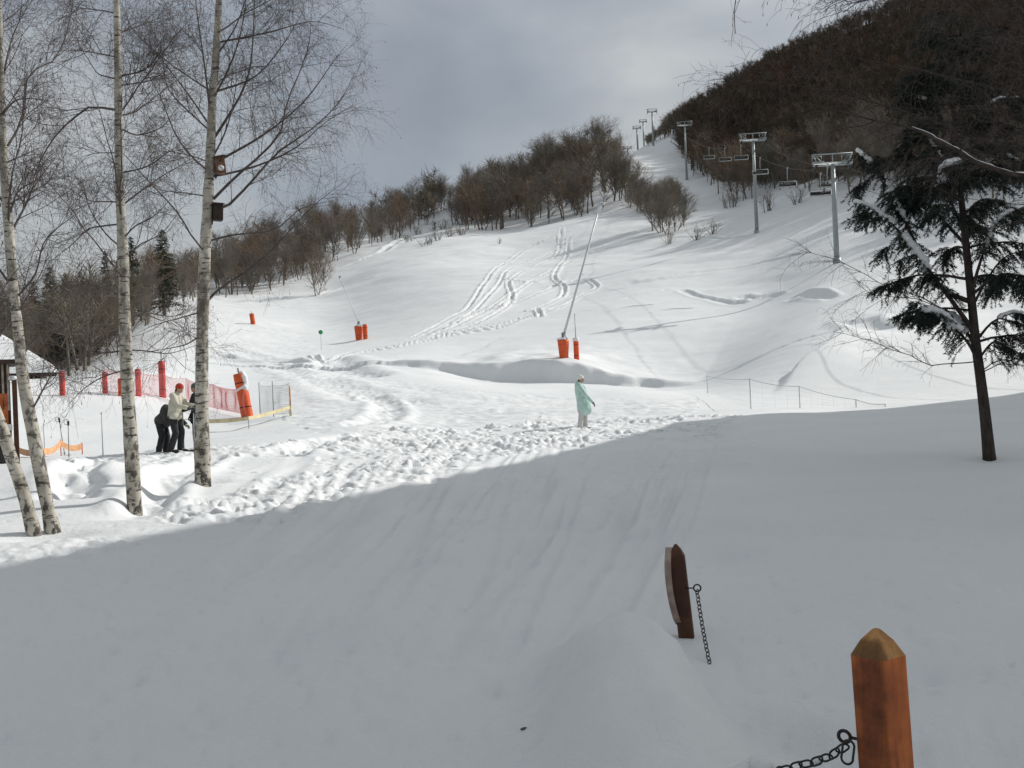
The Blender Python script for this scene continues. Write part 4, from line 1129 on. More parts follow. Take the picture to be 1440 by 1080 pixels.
def person(label, loc, face, J, coat, coat_len, trousers, hatm, glove, bob=False, hood=False, backpack=None, group=None, hair=True, bulk=1.0):
    """J: joints, x forwards, y left, z up"""
    root = thing('person', label, 'person', loc, face, group)
    j = {k: np.asarray(v, float) for k, v in J.items()}
    pel, che, nk, hd = j['pelvis'], j['chest'], j['neck'], j['head']
    fw = nrm(j.get('look', np.array([1., 0, 0])))
    sid = nrm(np.cross([0, 0, 1.0], fw)); upv = np.cross(fw, sid); HR_ = np.array([fw, sid, upv]).T
    C = [(pel, che, .12, .125), (che, nk, .11, .055), (nk, hd, .052, .06)]
    E = [(hd, (.092, .074, .115), HR_), (hd + fw * .03 - upv * .06, (.06, .055, .05), HR_), (hd + fw * .085 - upv * .015, (.020, .013, .022), HR_), (hd + fw * .078 - upv * .058, (.014, .024, .008), HR_),
         (hd + sid * .076 - upv * .01, (.022, .010, .03), HR_), (hd - sid * .076 - upv * .01, (.022, .010, .03), HR_)]
    G = []; GE = []; S = []; TR_ = []; BO = []; BE = []
    for s in ('l', 'r'):
        sh, el, wr = j['sh' + s], j['el' + s], j['wr' + s]
        C += [(che + (sh - che) * .5, sh, .08, .058), (sh, el, .052, .040), (el, wr, .040, .027)]
        S += [(che + (sh - che) * .4, sh, .10, .088), (sh, el, .085, .068), (el, wr - (wr - el) * .06, .068, .054)]
        hc, he = hand_shapes(wr, wr - el, j.get('up' + s, np.array([0, 0, 1.0]) if abs(nrm(wr - el)[2]) < .8 else np.array([1., 0, 0])), .01)
        C += hc; E += he
        gc, ge = hand_shapes(wr, wr - el, j.get('up' + s, np.array([0, 0, 1.0]) if abs(nrm(wr - el)[2]) < .8 else np.array([1., 0, 0])), .01, .006)
        G += gc + [(wr - nrm(wr - el) * .05, wr + nrm(wr - el) * .03, .042, .036)]; GE += ge
        hi, kn, an = j['hi' + s], j['kn' + s], j['an' + s]
        to = an + np.array([.17, 0, -.04]) if ('to' + s) not in j else j['to' + s]
        C += [(pel + (hi - pel) * .6, hi, .10, .095), (hi, kn, .085, .056), (kn, an, .056, .038), (an, to, .042, .032)]
        TR_ += [(pel + (hi - pel) * .6, hi, .125, .115), (hi, kn, .112, .082), (kn, an + (kn - an) * .12, .085, .078)]
        BO += [(an + [0, 0, .12], an, .062, .06), (an - [.04, 0, .03], to, .055, .045)]
    blob('body', root, M['skin'], C, E, .010, 2)
    ey = MB()
    for s in (1, -1): ey.ell(hd + fw * .078 + sid * s * .032 + upv * .012, (.012, .013, .009), HR_, 8, 6)
    ey.build('eyes', M['black'], root)
    if hair: blob('hair', root, M['hair'], [(hd - fw * .045 - upv * .02, nk - fw * .03, .07, .05)], [(hd - fw * .022 + upv * .02, (.088, .084, .105), HR_)], .012, 2)
    blob('trousers', root, trousers, TR_, [(pel, (.135, .16, .14))], .014, 3)
    hem = pel + (pel - che) / np.linalg.norm(pel - che) * coat_len
    CO = [(che, pel, .155 * bulk, .165 * bulk), (pel, hem, .165 * bulk, (.20 if coat_len > .2 else .155) * bulk), (che + (pel - che) * .6, hem + np.array([.05, .09, 0]), .12 * bulk, .12 * bulk), (che + (pel - che) * .6, hem + np.array([.03, -.09, 0]), .12 * bulk, .13 * bulk)] + S + [(che, nk, .13, .075)] + ([(j['hi' + s] + np.array([0, 0, .06]), np.array([hem[0], j['hi' + s][1] * 1.05, hem[2]]), .15, .16) for s in 'lr'] if coat_len > .2 else [])
    if hood: CO += [(nk - fw * .07 + [0, 0, .0], nk - fw * .11 - [0, 0, .06], .085, .075)]
    ct = blob('jacket', root, coat, CO, [((che + pel) / 2, (.16 * bulk, .185 * bulk, .30))], .014, 3)
    blob('boots', root, M['black'], BO, (), .014, 2)
    blob('gloves', root, glove, G, GE, .009, 1)
    hh = [(hd - fw * .012 + upv * .035, (.105, .092, .095), HR_), (hd - fw * .014 + upv * .012, (.108, .096, .045), HR_)]
    ht = blob('hat', root, hatm, (), hh, .011, 2)
    if bob: blob('bobble', ht, hatm, (), [(hd - fw * .05 + upv * .125, (.045, .045, .04), HR_)], .01, 1)
    if backpack: blob('backpack', root, backpack, (), [(che - np.array([.2, 0, -.02]) + (pel - che) * .3, (.11, .15, .21))], .014, 3)
    return root


STAND = dict(pelvis=(0, 0, .92), chest=(.0, 0, 1.27), neck=(.01, 0, 1.46), head=(.05, 0, 1.595), shl=(0, .17, 1.39), shr=(0, -.17, 1.39), ell=(-.03, .22, 1.11), elr=(.07, -.22, 1.12), wrl=(.08, .23, .88), wrr=(.24, -.20, .92),
             hil=(0, .09, .88), hir=(0, -.09, .88), knl=(.03, .10, .48), knr=(.02, -.10, .48), anl=(0, .11, .07), anr=(.0, -.11, .07))
p = base_of(820, 601); P_ = dict(STAND)
P_.update(knl=(.07, .10, .48), anl=(.06, .12, .07), knr=(-.03, -.11, .48), anr=(-.07, -.12, .07), pelvis=(.03, 0, .92), chest=(-.03, 0, 1.27), neck=(-.04, 0, 1.46), head=(.0, 0, 1.59), shl=(-.05, .17, 1.39), shr=(-.05, -.17, 1.39), look=(1, -.25, .08), wrr=(.36, -.27, .86), elr=(.14, -.31, 1.12), wrl=(.10, .25, .86))
person('person in a long mint green jacket and white hat standing on the trampled snow', p - [0, 0, .10], rad(-12), P_, M['mint'], .25, M['palecloth'], M['whitehat'], M['black'], True, True, bulk=1.22)
p = base_of(247, 634)
P_ = dict(STAND)
P_.update(chest=(.06, 0, 1.26), neck=(.10, 0, 1.44), head=(.17, 0, 1.56), shl=(.06, .17, 1.38), shr=(.06, -.17, 1.38), ell=(.22, .22, 1.16), elr=(.20, -.23, 1.14), wrl=(.44, .17, 1.12), wrr=(.42, -.18, 1.08), look=(1, -.2, -.15),
          knl=(.12, .11, .49), anl=(.06, .12, .07), knr=(.08, -.13, .48), anr=(-.06, -.14, .07))
redp = person('person with a red hat and pale jacket, dark trousers, holding ski poles', p - [0, 0, .05], rad(-8), P_, M['cream'], .03, M['black'], M['redhat'], M['black'])
pr_ = p
p2 = p + np.array([-.42, .45, 0]); p2[2] = ground(p2[0], p2[1])
P_ = dict(STAND)
P_.update(pelvis=(-.06, 0, .86), chest=(.22, 0, 1.08), neck=(.38, 0, 1.16), head=(.51, 0, 1.19), shl=(.30, .17, 1.12), shr=(.30, -.17, 1.12), ell=(.34, .22, .86), elr=(.36, -.22, .84), wrl=(.52, .15, .74), wrr=(.50, -.14, .70), look=(1, 0, -.5),
          hil=(-.06, .09, .82), hir=(-.06, -.09, .82), knl=(.04, .11, .46), knr=(.0, -.11, .46), anl=(-.02, .12, .07), anr=(-.10, -.12, .07))
person('person in dark clothes bending forward behind the one with the red hat', p2 - [0, 0, .05], rad(-5), P_, M['navy'], .0, M['black'], M['greyhat'], M['cream'])
p3 = base_of(280, 633); P_ = dict(STAND)
P_.update(look=(-1, .2, 0)); P_.update({k: np.array(P_[k]) for k in P_})
person('person in black with a grey hat mostly hidden behind the birch with nest boxes', p3 - [0, 0, .05], rad(176), dict(STAND, ell=(.1, .22, 1.12), wrl=(.3, .2, 1.05)), M['black'], .12, M['black'], M['greyhat'], M['black'])


def ski_pole(label, top, bot, group=None, loop=True):
    o = thing('ski_pole', label, 'ski pole', bot, 0, group); O = np.asarray(bot, float); a = np.asarray(top, float) - O; u = nrm(a)
    m = MB(); m.tube([[0, 0, 0] - u * .12, a * .9], .013, 6); m.build('shaft', M['steel'], o)
    m = MB(); m.tube([a * .88, a * .93, a], [.022, .027, .028], 8); m.build('grip', M['black'], o)
    m = MB(); m.tube([u * .05, u * .06], .05, 10); m.build('basket', M['black'], o)
    t = np.linspace(0, 2 * PI, 13); s = nrm(np.cross(u, [0, 1, .1])); m = MB()
    m.tube([a * .97 + s * (.055 - .055 * math.cos(q)) - u * .07 * math.sin(q) for q in t], .006, 5, 0, False, np.cross(u, s)); m.build('strap', M['black'], o)
    return o


for k, (dx, dy) in enumerate(((.50, -.16), (.47, .2))):
    q = pr_ + np.array([dx, dy, 0]); q[2] = ground(q[0], q[1])
    ski_pole('ski pole planted in the snow in front of the person with the red hat', q + [0.02, 0, 1.1], q, 'ski poles of the person with the red hat')
for px, py, tx, ty in ((91, 640, 83, 588), (97, 643, 96, 592)):
    q = base_of(px, py)
    ski_pole('black gripped ski pole standing in the snow by the orange tape, leaning' if px == 91 else 'black gripped ski pole standing upright in the snow by the orange tape', at(tx, ty, hyp(q)), q, None)

# --- padded posts along the piste
def padded(label, px, py, h, r, mat, lean=(0, 0), tip=.25, cap_snow=0.0, d=None, group=None, cat='padded post', bulge=False):
    q = base_of(px, py, d); o = thing('padded_post', label, cat, q, 0, group)
    top = np.array([lean[0], lean[1], h]); u = nrm(top)
    m = MB(); m.tube([-u * .3, top + u * tip], .035, 8); m.build('pole', M['steel'], o)
    n = 9; t = np.linspace(0, 1, n); rr = r * (1 + (.28 * (t - .35) if bulge else .03 * np.sin(t * 17)))
    m = MB(); m.tube([-u * .1] + [top * v for v in t] + [top + u * .01], [rr[0]] + list(rr) + [rr[-1] * .55], 18)
    pd = m.build('pad', mat, o)
    for v in (.22, .78):
        m = MB(); m.tube([top * (v - .012), top * (v + .012)], r * 1.035 * (1 + (.28 * (v - .35) if bulge else 0)), 18); m.build('strap', M['darksteel'], pd)
    if cap_snow:
        m = MB(); rg = np.random.default_rng(int(px))
        for k in range(7): m.ell(top + rg.normal(0, r * .4, 3) * [1, 1, .15] + u * .03, (r * .75, r * .75, cap_snow * .55), None, 10, 6)
        remesh(m.build('snow_cap', M['snow'], o), r * .2, 3)
    return o


padded('single small orange padded post far off at left with a shadow on the snow', 356, 456, 1.35, .30, M['orange'], (-.15, 0), .35)
padded('dark red padded post standing alone near the chalet, left of the net', 88, 556, 1.05, .125, M['red'], (0, 0), .02, .05)
padded('slim red padded post at the left end of the red net', 148, 553, .95, .12, M['red'], (0, 0), .3)
padded('orange padded post half hidden behind the middle birch', 172, 557, .80, .17, M['orange'], (0, 0), .3)
padded('red padded post in the net just right of the middle birch', 195, 557, 1.25, .13, M['red'], (0, 0), .1)
padded('tallest red padded post of the net, between two birches', 229, 559, 1.75, .16, M['red'], (0, 0), .45)
lp = padded('leaning orange padded post draped with snow at the end of the red net', 348, 586, 1.75, .24, M['orange'], (-.30, .1), .25)
u_ = nrm(np.array([-.30, .1, 1.75])); m = MB(); rg = np.random.default_rng(8)
for k in range(14):
    v = 1.15 + .68 * k / 13; m.ell(u_ * v + np.array([.16 + .10 * (v - 1.15), -.06, 0]) * (1.0 - .35 * (v > 1.65)) + rg.normal(0, .015, 3), (.13, .14, .10), None, 10, 6)
for k in range(6): m.ell(u_ * 1.15 + np.array([-.16 + .06 * k, -.20, -.06 + .035 * k]), (.07, .07, .06), None, 10, 6)
remesh(m.build('snow_cap', M['snow'], lp), .04, 4)

# --- snow making lances
def lance(label, px, py, tip_px, pad_h, pad_r, tip_dd, d=None, fat=.075):
    q = base_of(px, py, d); D = hyp(q); o = thing('snow_lance', label, 'snow lance', q)
    m = MB(); m.tube([[0, 0, -.4], [0, 0, pad_h + .35]], .09, 12); m.build('stand', M['steel'], o)
    n = 8; t = np.linspace(0, 1, n); m = MB(); m.tube([[0, 0, -.1]] + [[0, 0, pad_h * v] for v in t] + [[0, 0, pad_h + .01]], [pad_r * .8] + list(pad_r * (.82 + .28 * t)) + [pad_r * .5], 20); pd = m.build('pad', M['orange'], o)
    for v in (.3, .75):
        m = MB(); m.tube([[0, 0, pad_h * v - .02], [0, 0, pad_h * v + .02]], pad_r * (.82 + .28 * v) * 1.03, 20); m.build('strap', M['red'], pd)
    m = MB(); rg = np.random.default_rng(int(px))
    for k in range(9): m.ell([rg.normal(0, pad_r * .45), rg.normal(0, pad_r * .45), pad_h + .06], (pad_r * .55, pad_r * .55, .13), None, 10, 6)
    remesh(m.build('snow_cap', M['snow'], o), .05, 3)
    a = np.array([.04, 0, pad_h + .3]); b = at(*tip_px, D + tip_dd) - q; u = nrm(b - a)
    m = MB(); m.tube([a - u * .6, a + (b - a) * .5, b], [fat * 1.25, fat, fat * .8], 10); m.build('pole', M['lightsteel'], o)
    m = MB(); m.tube([b - u * .55, b - u * .1, b + u * .05, b + u * .25], [fat * 1.5, fat * 1.8, fat * 2.2, fat * 1.6], 12); m.box(b + u * .25 + [.12, 0, .02], (.35, .22, .2), None, 0, .03); m.build('nozzle_head', M['lightsteel'], o)
    m = MB(); m.box(a + [.0, 0, .05], (.3, .26, .42), None, 0, .04); m.tube([a + [0, -.15, .1], a + [0, .15, .1]], .06, 10); m.build('bracket', M['steel'], o)
    m = MB(); m.tube([[.12, -.05, pad_h + .25], [.3, -.1, pad_h + .1], [.32, -.1, pad_h * .5], [.3, -.1, -.1]], .03, 8); m.build('hose', M['darksteel'], o)
    return o


lance('tall pale snow lance slanting over the slope from an orange padded base', 793, 502, (843, 291), 1.30, .40, 1.5, 80.2)
lance('thin faint snow lance leaning left above a distant orange padded base', 505, 478, (478, 392), 1.5, .44, 2.0, None, .03)
padded('narrow orange padded hydrant with a thin post and snow cap beside the tall lance', 811, 502, 1.45, .20, M['orange'], (0, 0), 2.0, .34, 80.6, None, 'hydrant')
padded('narrow orange padded post right of the distant faint lance', 514, 477, 1.6, .26, M['orange'], (0, 0), .05, .1)

# --- nets and tapes
def netting(name, label, posts, h, mat, mesh=.06, w=.006, cat='safety net', lift=.15, sag=.08, poles=None, border=None):
    """net hung along ground points; strings are thin square cords"""
    P_ = np.asarray(posts, float); seg = np.linalg.norm(np.diff(P_[:, :2], axis=0), axis=1); t = np.concatenate([[0], np.cumsum(seg)])
    o = thing(name, label, cat, P_[0]); O = P_[0]
    N = int(t[-1] / mesh); tt = np.linspace(0, t[-1], N + 1); B = np.stack([np.interp(tt, t, P_[:, k]) for k in range(3)], 1)
    ph = np.array([min(1, 4 * ((x - t[max(0, np.searchsorted(t, x, side='right') - 1)]) / max(1e-6, seg[min(len(seg) - 1, max(0, np.searchsorted(t, x, side='right') - 1))])) * (1 - (x - t[max(0, np.searchsorted(t, x, side='right') - 1)]) / max(1e-6, seg[min(len(seg) - 1, max(0, np.searchsorted(t, x, side='right') - 1))]))) for x in tt])
    rows = int(h / mesh); m = MB(); rng = np.random.default_rng(3)
    hh = (np.interp(tt, t, h) if np.ndim(h) else np.full(N + 1, h)) - sag * ph
    belly = .05 * np.sin(tt * 2.1) + .03 * np.sin(tt * 5.3)
    for r in range(rows + 1):
        q = B + np.stack([belly * math.sin(PI * r / rows), belly * math.sin(PI * r / rows), lift + hh * r / rows], 1)
        m.tubes((q - O)[None], np.full((1, N + 1), w * (2.0 if r in (0, rows) else 1)), 3)
    q0 = B + np.array([0, 0, lift]); q1 = B + np.stack([0 * hh, 0 * hh, lift + hh], 1)
    v = np.stack([q0 * (1 - a) + q1 * a + np.stack([belly * math.sin(PI * a)] * 2 + [0 * belly], 1) for a in (0, .25, .5, .75, 1)], 1); m.tubes(v - O, np.full((N + 1, 5), w), 3)
    m.build('net_mesh', mat, o)
    for p in (poles or []):
        b, ht, pm = p; m = MB(); m.tube([np.asarray(b) - O - [0, 0, .2], np.asarray(b) - O + [0, 0, ht]], .022, 6); m.build('pole', pm, o)
    return o


g_ = lambda px, py: base_of(px, py)
redp_ = [g_(146, 555), g_(195, 558), g_(229, 560), g_(262, 566), g_(300, 577), g_(346, 587)]
netting('safety_net', 'long sagging red safety net strung between the padded posts', redp_, 1.05, M['net'], .068, .0058, 'safety net', .12, .12)

gp = [g_(366, 585), g_(385, 586), g_(408, 585)]
netting('mesh_fence', 'small grey mesh fence beside the leaning orange post', gp, 1.15, M['grey_net'], .07, .005, 'mesh fence', .1, .06, [(gp[0], 1.35, M['steel']), (gp[1], 1.4, M['steel'])])
fp = [g_(995, 553), g_(1056, 575), g_(1125, 574), g_(1204, 573), g_(1245, 572)]


def rope_fence(name, label, pts, hs, sag, mat, polemat, cat, tape=0.0, pole_r=.02, mesh=True, net=M['grey_net']):
    o = thing(name, label, cat, pts[0]); O = np.asarray(pts[0])
    for b, h in zip(pts, hs):
        m = MB(); m.tube([b - O - [0, 0, .25], b - O + [0, 0, h * .5], b - O + [0, 0, h]], pole_r, 7); m.build('pole', polemat, o)
    m = MB(); mn = MB()
    for (a, ha), (b, hb) in zip(zip(pts[:-1], hs[:-1]), zip(pts[1:], hs[1:])):
        t = np.linspace(0, 1, 14)[:, None]
        top = (a + [0, 0, ha * .96]) * (1 - t) + (b + [0, 0, hb * .96]) * t - np.array([0, 0, 1]) * (sag * 4 * t * (1 - t))
        if tape:
            lo = top - [0, 0, tape]; th = np.array([0, .012, 0]); n = len(t)
            V = np.concatenate([top - th, top + th, lo + th, lo - th]) - O
            Q = [[k * n + i, k * n + i + 1, ((k + 1) % 4) * n + i + 1, ((k + 1) % 4) * n + i] for k in range(4) for i in range(n - 1)] + [[0, n, 2 * n, 3 * n], [n - 1, 4 * n - 1, 3 * n - 1, 2 * n - 1]]
            m.add(V, Q)
        else:
            m.tube(top - O, .012, 5)
        if mesh:
            N = max(2, int(np.linalg.norm(b - a) / .3)); tt = np.linspace(0, 1, N)[:, None]
            up = (a + [0, 0, ha * .96]) * (1 - tt) + (b + [0, 0, hb * .96]) * tt - np.array([0, 0, 1]) * (sag * 4 * tt * (1 - tt)); dn = a * (1 - tt) + b * tt
            mn.tubes(np.stack([up, dn], 1) - O, np.full((N, 2), .0018), 3)
            for f in (.2, .4, .6, .8): mn.tubes((up * f + dn * (1 - f) - O)[None], np.full((1, N), .0018), 3)
    m.build('tape' if tape else 'top_rope', mat, o, False)
    if mesh: mn.build('net_mesh', net, o)
    return o


rope_fence('mesh_fence', 'thin grey net fence on slender poles below the gully on the right', fp, [.95, 1.12, .82, .30, .10], .07, M['grey_net'], M['grey_net'], 'mesh fence')
op = [g_(22, 641), g_(60, 643), g_(86, 641), g_(116, 639)]
rope_fence('tape_fence', 'sagging orange tape between low stakes beside the leaning birches', op, [.32, .26, .46, .34], .10, M['tape'], M['orange'], 'tape fence', .17, .015, False)
yp = [g_(292, 606), g_(350, 603), g_(409, 585)]
yf = rope_fence('tape_fence', 'pale yellow tape running to a short yellow sleeved stake', yp, [.42, .45, .42], .03, M['yellowtape'], M['steel'], 'tape fence', .13, .015, False)
b = yp[2] - yp[0]; m = MB(); m.tube([b + [0, 0, -.1], b + [0, 0, .42]], .055, 10); m.build('sleeve', M['yellowtape'], yf); m = MB(); m.tube([b + [0, 0, .38], b + [0, 0, 1.15]], .03, 8); m.build('upper_stake', M['tape'], yf)


def stake(label, px, py, h, mat, r=.014, cap=None, group=None):
    q = base_of(px, py); o = thing('marker_stake', label, 'stake', q, 0, group); m = MB(); m.tube([[0, 0, -.2], [0, 0, h * .5], [0, 0, h]], [r, r, r * .8], 7); m.build('shaft', mat, o)
    m = MB(); m.tube([[0, 0, h - .05], [0, 0, h + .005]], r * 1.25, 7); m.build('end_cap', cap or mat, o); return o


stake('thin grey green stake left of the two ski poles', 63, 641, .92, M['grey_net']); stake('thin grey stake just left of the middle birch', 145, 641, 1.05, M['grey_net'])
stake('thin grey stake behind the person with the red hat', 259, 634, 1.1, M['grey_net'])
q = base_of(452, 492); o = thing('piste_marker', 'green piste marker disc on a thin pole on the open snow', 'piste marker', q)
m = MB(); m.tube([[0, 0, -.3], [0, 0, 1.9]], .025, 8); m.build('pole', M['grey_net'], o)
m = MB(); m.tube([[0, -.05, 1.75], [0, -.03, 1.75], [0, .0, 1.75]], [.2, .22, .2], 20); m.build('disc', M['green'], o)

# --- chair lift
LA = np.array([at(917, 180, 430)[0], 430.0]); LB_ = np.array([at(1163, 220, 117.6)[0], 117.6])
ldir = nrm(LA - LB_); lperp = np.array([ldir[1], -ldir[0]]); LROT = math.atan2(lperp[1], lperp[0])
TOW = [(1177, 118, 147, 'nearest steel lift pylon, rising behind the conifer on the right'), (1064.5, 170, 137, 'tall steel lift pylon standing clear on the snow right of the bushes'), (966, 296, 81, 'lift pylon at the left corner of the mountain wood'),
       (919, 430, 52, 'lift pylon on the upper snow strip with its head against the sky'), (897, 520, 36, 'distant lift pylon on the skyline, right of a lower smaller one'), (884, 585, 25, 'smallest farthest lift pylon on the skyline above the ridge wood'),
       (906, 560, 42, 'distant lift pylon close behind the one on the upper snow strip')]
tops = []
def pylon(px, d, hp, label):
    q = on(px, d); D = hyp(q); H = hp / FPX * D
    o = thing('lift_pylon', label, 'lift pylon', q, LROT)
    k = min(1.6, max(1.0, D / 300))
    m = MB(); m.tube([[0, 0, -1.5], [0, 0, H * .5], [0, 0, H - 1.1]], [.30 * k, .26 * k, .20 * k], 14); m.build('mast', M['steel'], o)
    m = MB(); m.tube([[0, 0, -.5], [0, 0, .5], [0, 0, .52]], [.42, .42, .2], 14); m.build('footing', M['steel'], o)
    m = MB(); zc = H - 1.05
    m.box((0, 0, zc), (4.0, .34 * k, .36 * k), None, 0, .04); m.build('crossarm', M['lightsteel'], o)
    for s in (-1, 1):
        m = MB(); m.box((s * 1.85, 0, zc - .28), (.16, 2.4, .12), None, 0, .02)
        for i in range(6): m.tube([[s * 1.85 - .07, -1.0 + .4 * i, zc - .42], [s * 1.85 + .07, -1.0 + .4 * i, zc - .42]], .17, 12)
        m.build('sheave_train', M['darksteel'], o)
        m = MB(); m.box((s * 1.5, .0, zc + .22), (1.1, 1.0, .05)); m.tube([[s * 2.0, .45, zc + .2], [s * 2.0, .45, zc + 1.0]], .025, 6); m.tube([[s * 1.05, .45, zc + .2], [s * 1.05, .45, zc + 1.0]], .025, 6); m.tube([[s * 2.0, .45, zc + .95], [s * 1.05, .45, zc + .95]], .025, 6); m.build('platform', M['steel'], o)
    m = MB()
    for s in (-1, 1): m.tube([[s * 1.55, 0, zc + .1], [s * 2.05, 0, H + .05]], .07 * k, 8)
    m.tube([[-2.1, 0, H], [2.1, 0, H]], .075 * k, 8); m.tube([[0, 0, zc], [0, 0, H]], .06 * k, 8)
    for s in (-1, 1): m.tube([[s * 1.9, 0, H], [s * 1.0, 0, zc + .15]], .04 * k, 6)
    m.build('lifting_frame', M['steel'], o)
    m = MB()
    for s in (-.16, .16): m.tube([[s, -.42, 1.5], [s, -.36, zc]], .022, 6)
    for i in range(int((zc - 1.6) / .45)): m.tube([[-.16, -.42 + .06 * i * .45 / zc, 1.7 + i * .45], [.16, -.42 + .06 * i * .45 / zc, 1.7 + i * .45]], .014, 5)
    m.build('ladder', M['steel'], o)
    return q, np.array([q[0], q[1], q[2] + zc - .6])


for t in TOW: tops.append(pylon(*t))
ordr = [0, 1, 2, 3, 4, 5]
lowst = np.array([LB_[0] + ldir[0] * -75, LB_[1] - 75, 0.0]); lowst[2] = ground(lowst[0], lowst[1]) + 6
anch = [lowst] + [tops[k][1] for k in ordr]
ropepts = []
for a, b in zip(anch[:-1], anch[1:]):
    t = np.linspace(0, 1, 25)[:-1, None]; L_ = np.linalg.norm(b - a); ropepts.append(a * (1 - t) + b * t - np.array([0, 0, 1]) * (4 * t * (1 - t) * L_ * .018))
ropepts = np.concatenate(ropepts + [anch[-1][None]])
o = thing('haul_rope', 'thin steel haul rope strung over the lift pylons', 'cable', ropepts[0])
off = np.array([lperp[0], lperp[1], 0]) * 1.85
for s in (-1, 1):
    m = MB(); m.tube(ropepts + off * s - ropepts[0], .022, 6, 0, False); m.build('strand', M['darksteel'], o)
CH = None
CHL = {(998, 214): 'empty lift chair farthest up, just right of the pylon at the wood corner', (1018, 218): 'empty lift chair second from the wood corner pylon', (1041, 221): 'empty lift chair just left of the tall clear pylon',
       (1070, 232): 'empty lift chair just right of the tall clear pylon mast', (1108, 245): 'empty lift chair midway between the two near pylons', (1157, 262): 'empty lift chair hanging beside the nearest pylon', (1166, 222): 'lift chair high beside the head of the nearest pylon'}
for n, ((cx, cy), lab) in enumerate(CHL.items()):
    s = -1 if n != 6 else 1
    R_ = ropepts + off * s; X, Y = project(R_)
    ok = R_[:, 1] > 95
    k = np.argmin(np.where(ok, np.abs(X - cx), 1e9)); rp = R_[k]
    sx, sy = project(rp[None]); D = hyp(rp)
    drop = np.clip((cy - sy[0]) / FPX * D, 2.3, 4.5)
    if CH is None:
        ch = thing('lift_chair', lab, 'lift chair', rp, LROT, 'chairs on the lift'); CH = ch
        H_ = 3.0
        m = MB(); m.tube([[0, 0, .05], [0, .12, -.4], [0, .3, -1.0], [0, .3, -H_ + .95]], .05, 8); m.box((0, 0, 0), (.14, .4, .16), None, 0, .03); m.build('hanger', M['steel'], ch)
        m = MB(); m.tube([[-1.05, .3, -H_ + .95], [1.05, .3, -H_ + .95]], .045, 8)
        for sx_ in (-1.05, 1.05): m.tube([[sx_, .3, -H_ + .95], [sx_, .32, -H_ + .1], [sx_, -.25, -H_ + .02]], .04, 8)
        m.build('frame', M['steel'], ch)
        m = MB(); m.box((0, .0, -H_ + .06), (2.1, .5, .09), None, 0, .03); m.build('seat', M['steel'], ch)
        m = MB(); m.box((0, .29, -H_ + .42), (2.05, .06, .42), None, 0, .025); m.build('backrest', M['darksteel'], ch)
        m = MB(); m.tube([[-1.0, .25, -H_ + .9], [-1.0, -.4, -H_ + .75], [1.0, -.4, -H_ + .75], [1.0, .25, -H_ + .9]], .025, 6); m.build('restraint_bar', M['steel'], ch)
    else: ch = dup(CH, rp, LROT, None, lab, 'chairs on the lift')
    ch.scale = (1, 1, drop / 3.0)

# --- chalet with a snowy roof, and the hut before it
D = 68.0
A0 = at(78, 524, D); A0[2] = at(78, 524, D)[2]
ez = A0[2]
ch = thing('chalet', 'chalet with a thick snowy hipped roof and dark battened wall at the left edge', 'chalet', (A0[0] - 4.5, A0[1] + 3, ground(A0[0] - 4.5, A0[1] + 3))); O = np.array(ch.location)
x1 = A0[0]; x0 = x1 - 10.5; y0 = A0[1]; y1 = y0 + 7.5; rz_ = at(5, 471, D + 3.7)[2]
def roofshape(m, g, z0, z1, in0, in1):
    V = [[x0 - g, y0 - g, z0], [x1 + g, y0 - g, z0], [x1 + g, y1 + g, z0], [x0 - g, y1 + g, z0], [x0 + in0, (y0 + y1) / 2, z1], [x1 - in1, (y0 + y1) / 2, z1]]
    m.add(np.array(V) - O, [[0, 1, 5, 4], [2, 3, 4, 5], [0, 3, 2, 1]], [[1, 2, 5], [3, 0, 4]])
m = MB(); roofshape(m, .10, ez, rz_ - .1, 3.2, 3.1); rf = m.build('roof', M['darkwood'], ch, False)
m = MB(); rg = np.random.default_rng(4); gx = 44
# thick snow: a smoothed shell above the roof
V = []
for i in range(gx + 1):
    for k in range(31):
        u, v = i / gx, k / 30; x = x0 - .15 + (x1 - x0 + .3) * u; y = y0 - .15 + (y1 - y0 + .3) * v
        e = min((x - x0 + .15) / 3.2, (x1 + .15 - x) / 3.2, 1); f = min((y - y0 + .15), (y1 + .15 - y)) / ((y1 - y0) / 2 + .15)
        hgt = min(e, f); edge = 1 - (1 - min(1, hgt * 14))**2 if hgt > 0 else 0
        V.append([x, y, ez + .02 + hgt * (rz_ - ez - .12) + .36 * edge * (.85 + .3 * float(vnoise(np.array([x * .8]), np.array([y * .8]), 5)[0]))])
idx = np.arange((gx + 1) * 31).reshape(gx + 1, 31); Q = np.stack([idx[:-1, :-1], idx[1:, :-1], idx[1:, 1:], idx[:-1, 1:]], -1).reshape(-1, 4)
m.add(np.array(V) - O, Q); m.build('snow_cover', M['snow'], rf)
m = MB(); m.box(np.array([(x0 + x1) / 2, (y0 + y1) / 2, ez - 1.6]) - O, (x1 - x0 - 1.0, y1 - y0 - 1.0, 3.2)); wl = m.build('wall', M['darkwood'], ch, False)
for k in range(24):
    m = MB(); m.box(np.array([x1 - .75 - k * .40, y0 + .47, ez - 1.5]) - O, (.10, .06, 2.9), None, 0, .01); m.build('batten', M['batten'], wl, False)
m = MB(); m.box(np.array([(x0 + x1) / 2, y0 + .02, ez - .10]) - O, (x1 - x0 + .1, .10, .18), None, 0, .01); m.build('fascia', M['darkwood'], rf, False)

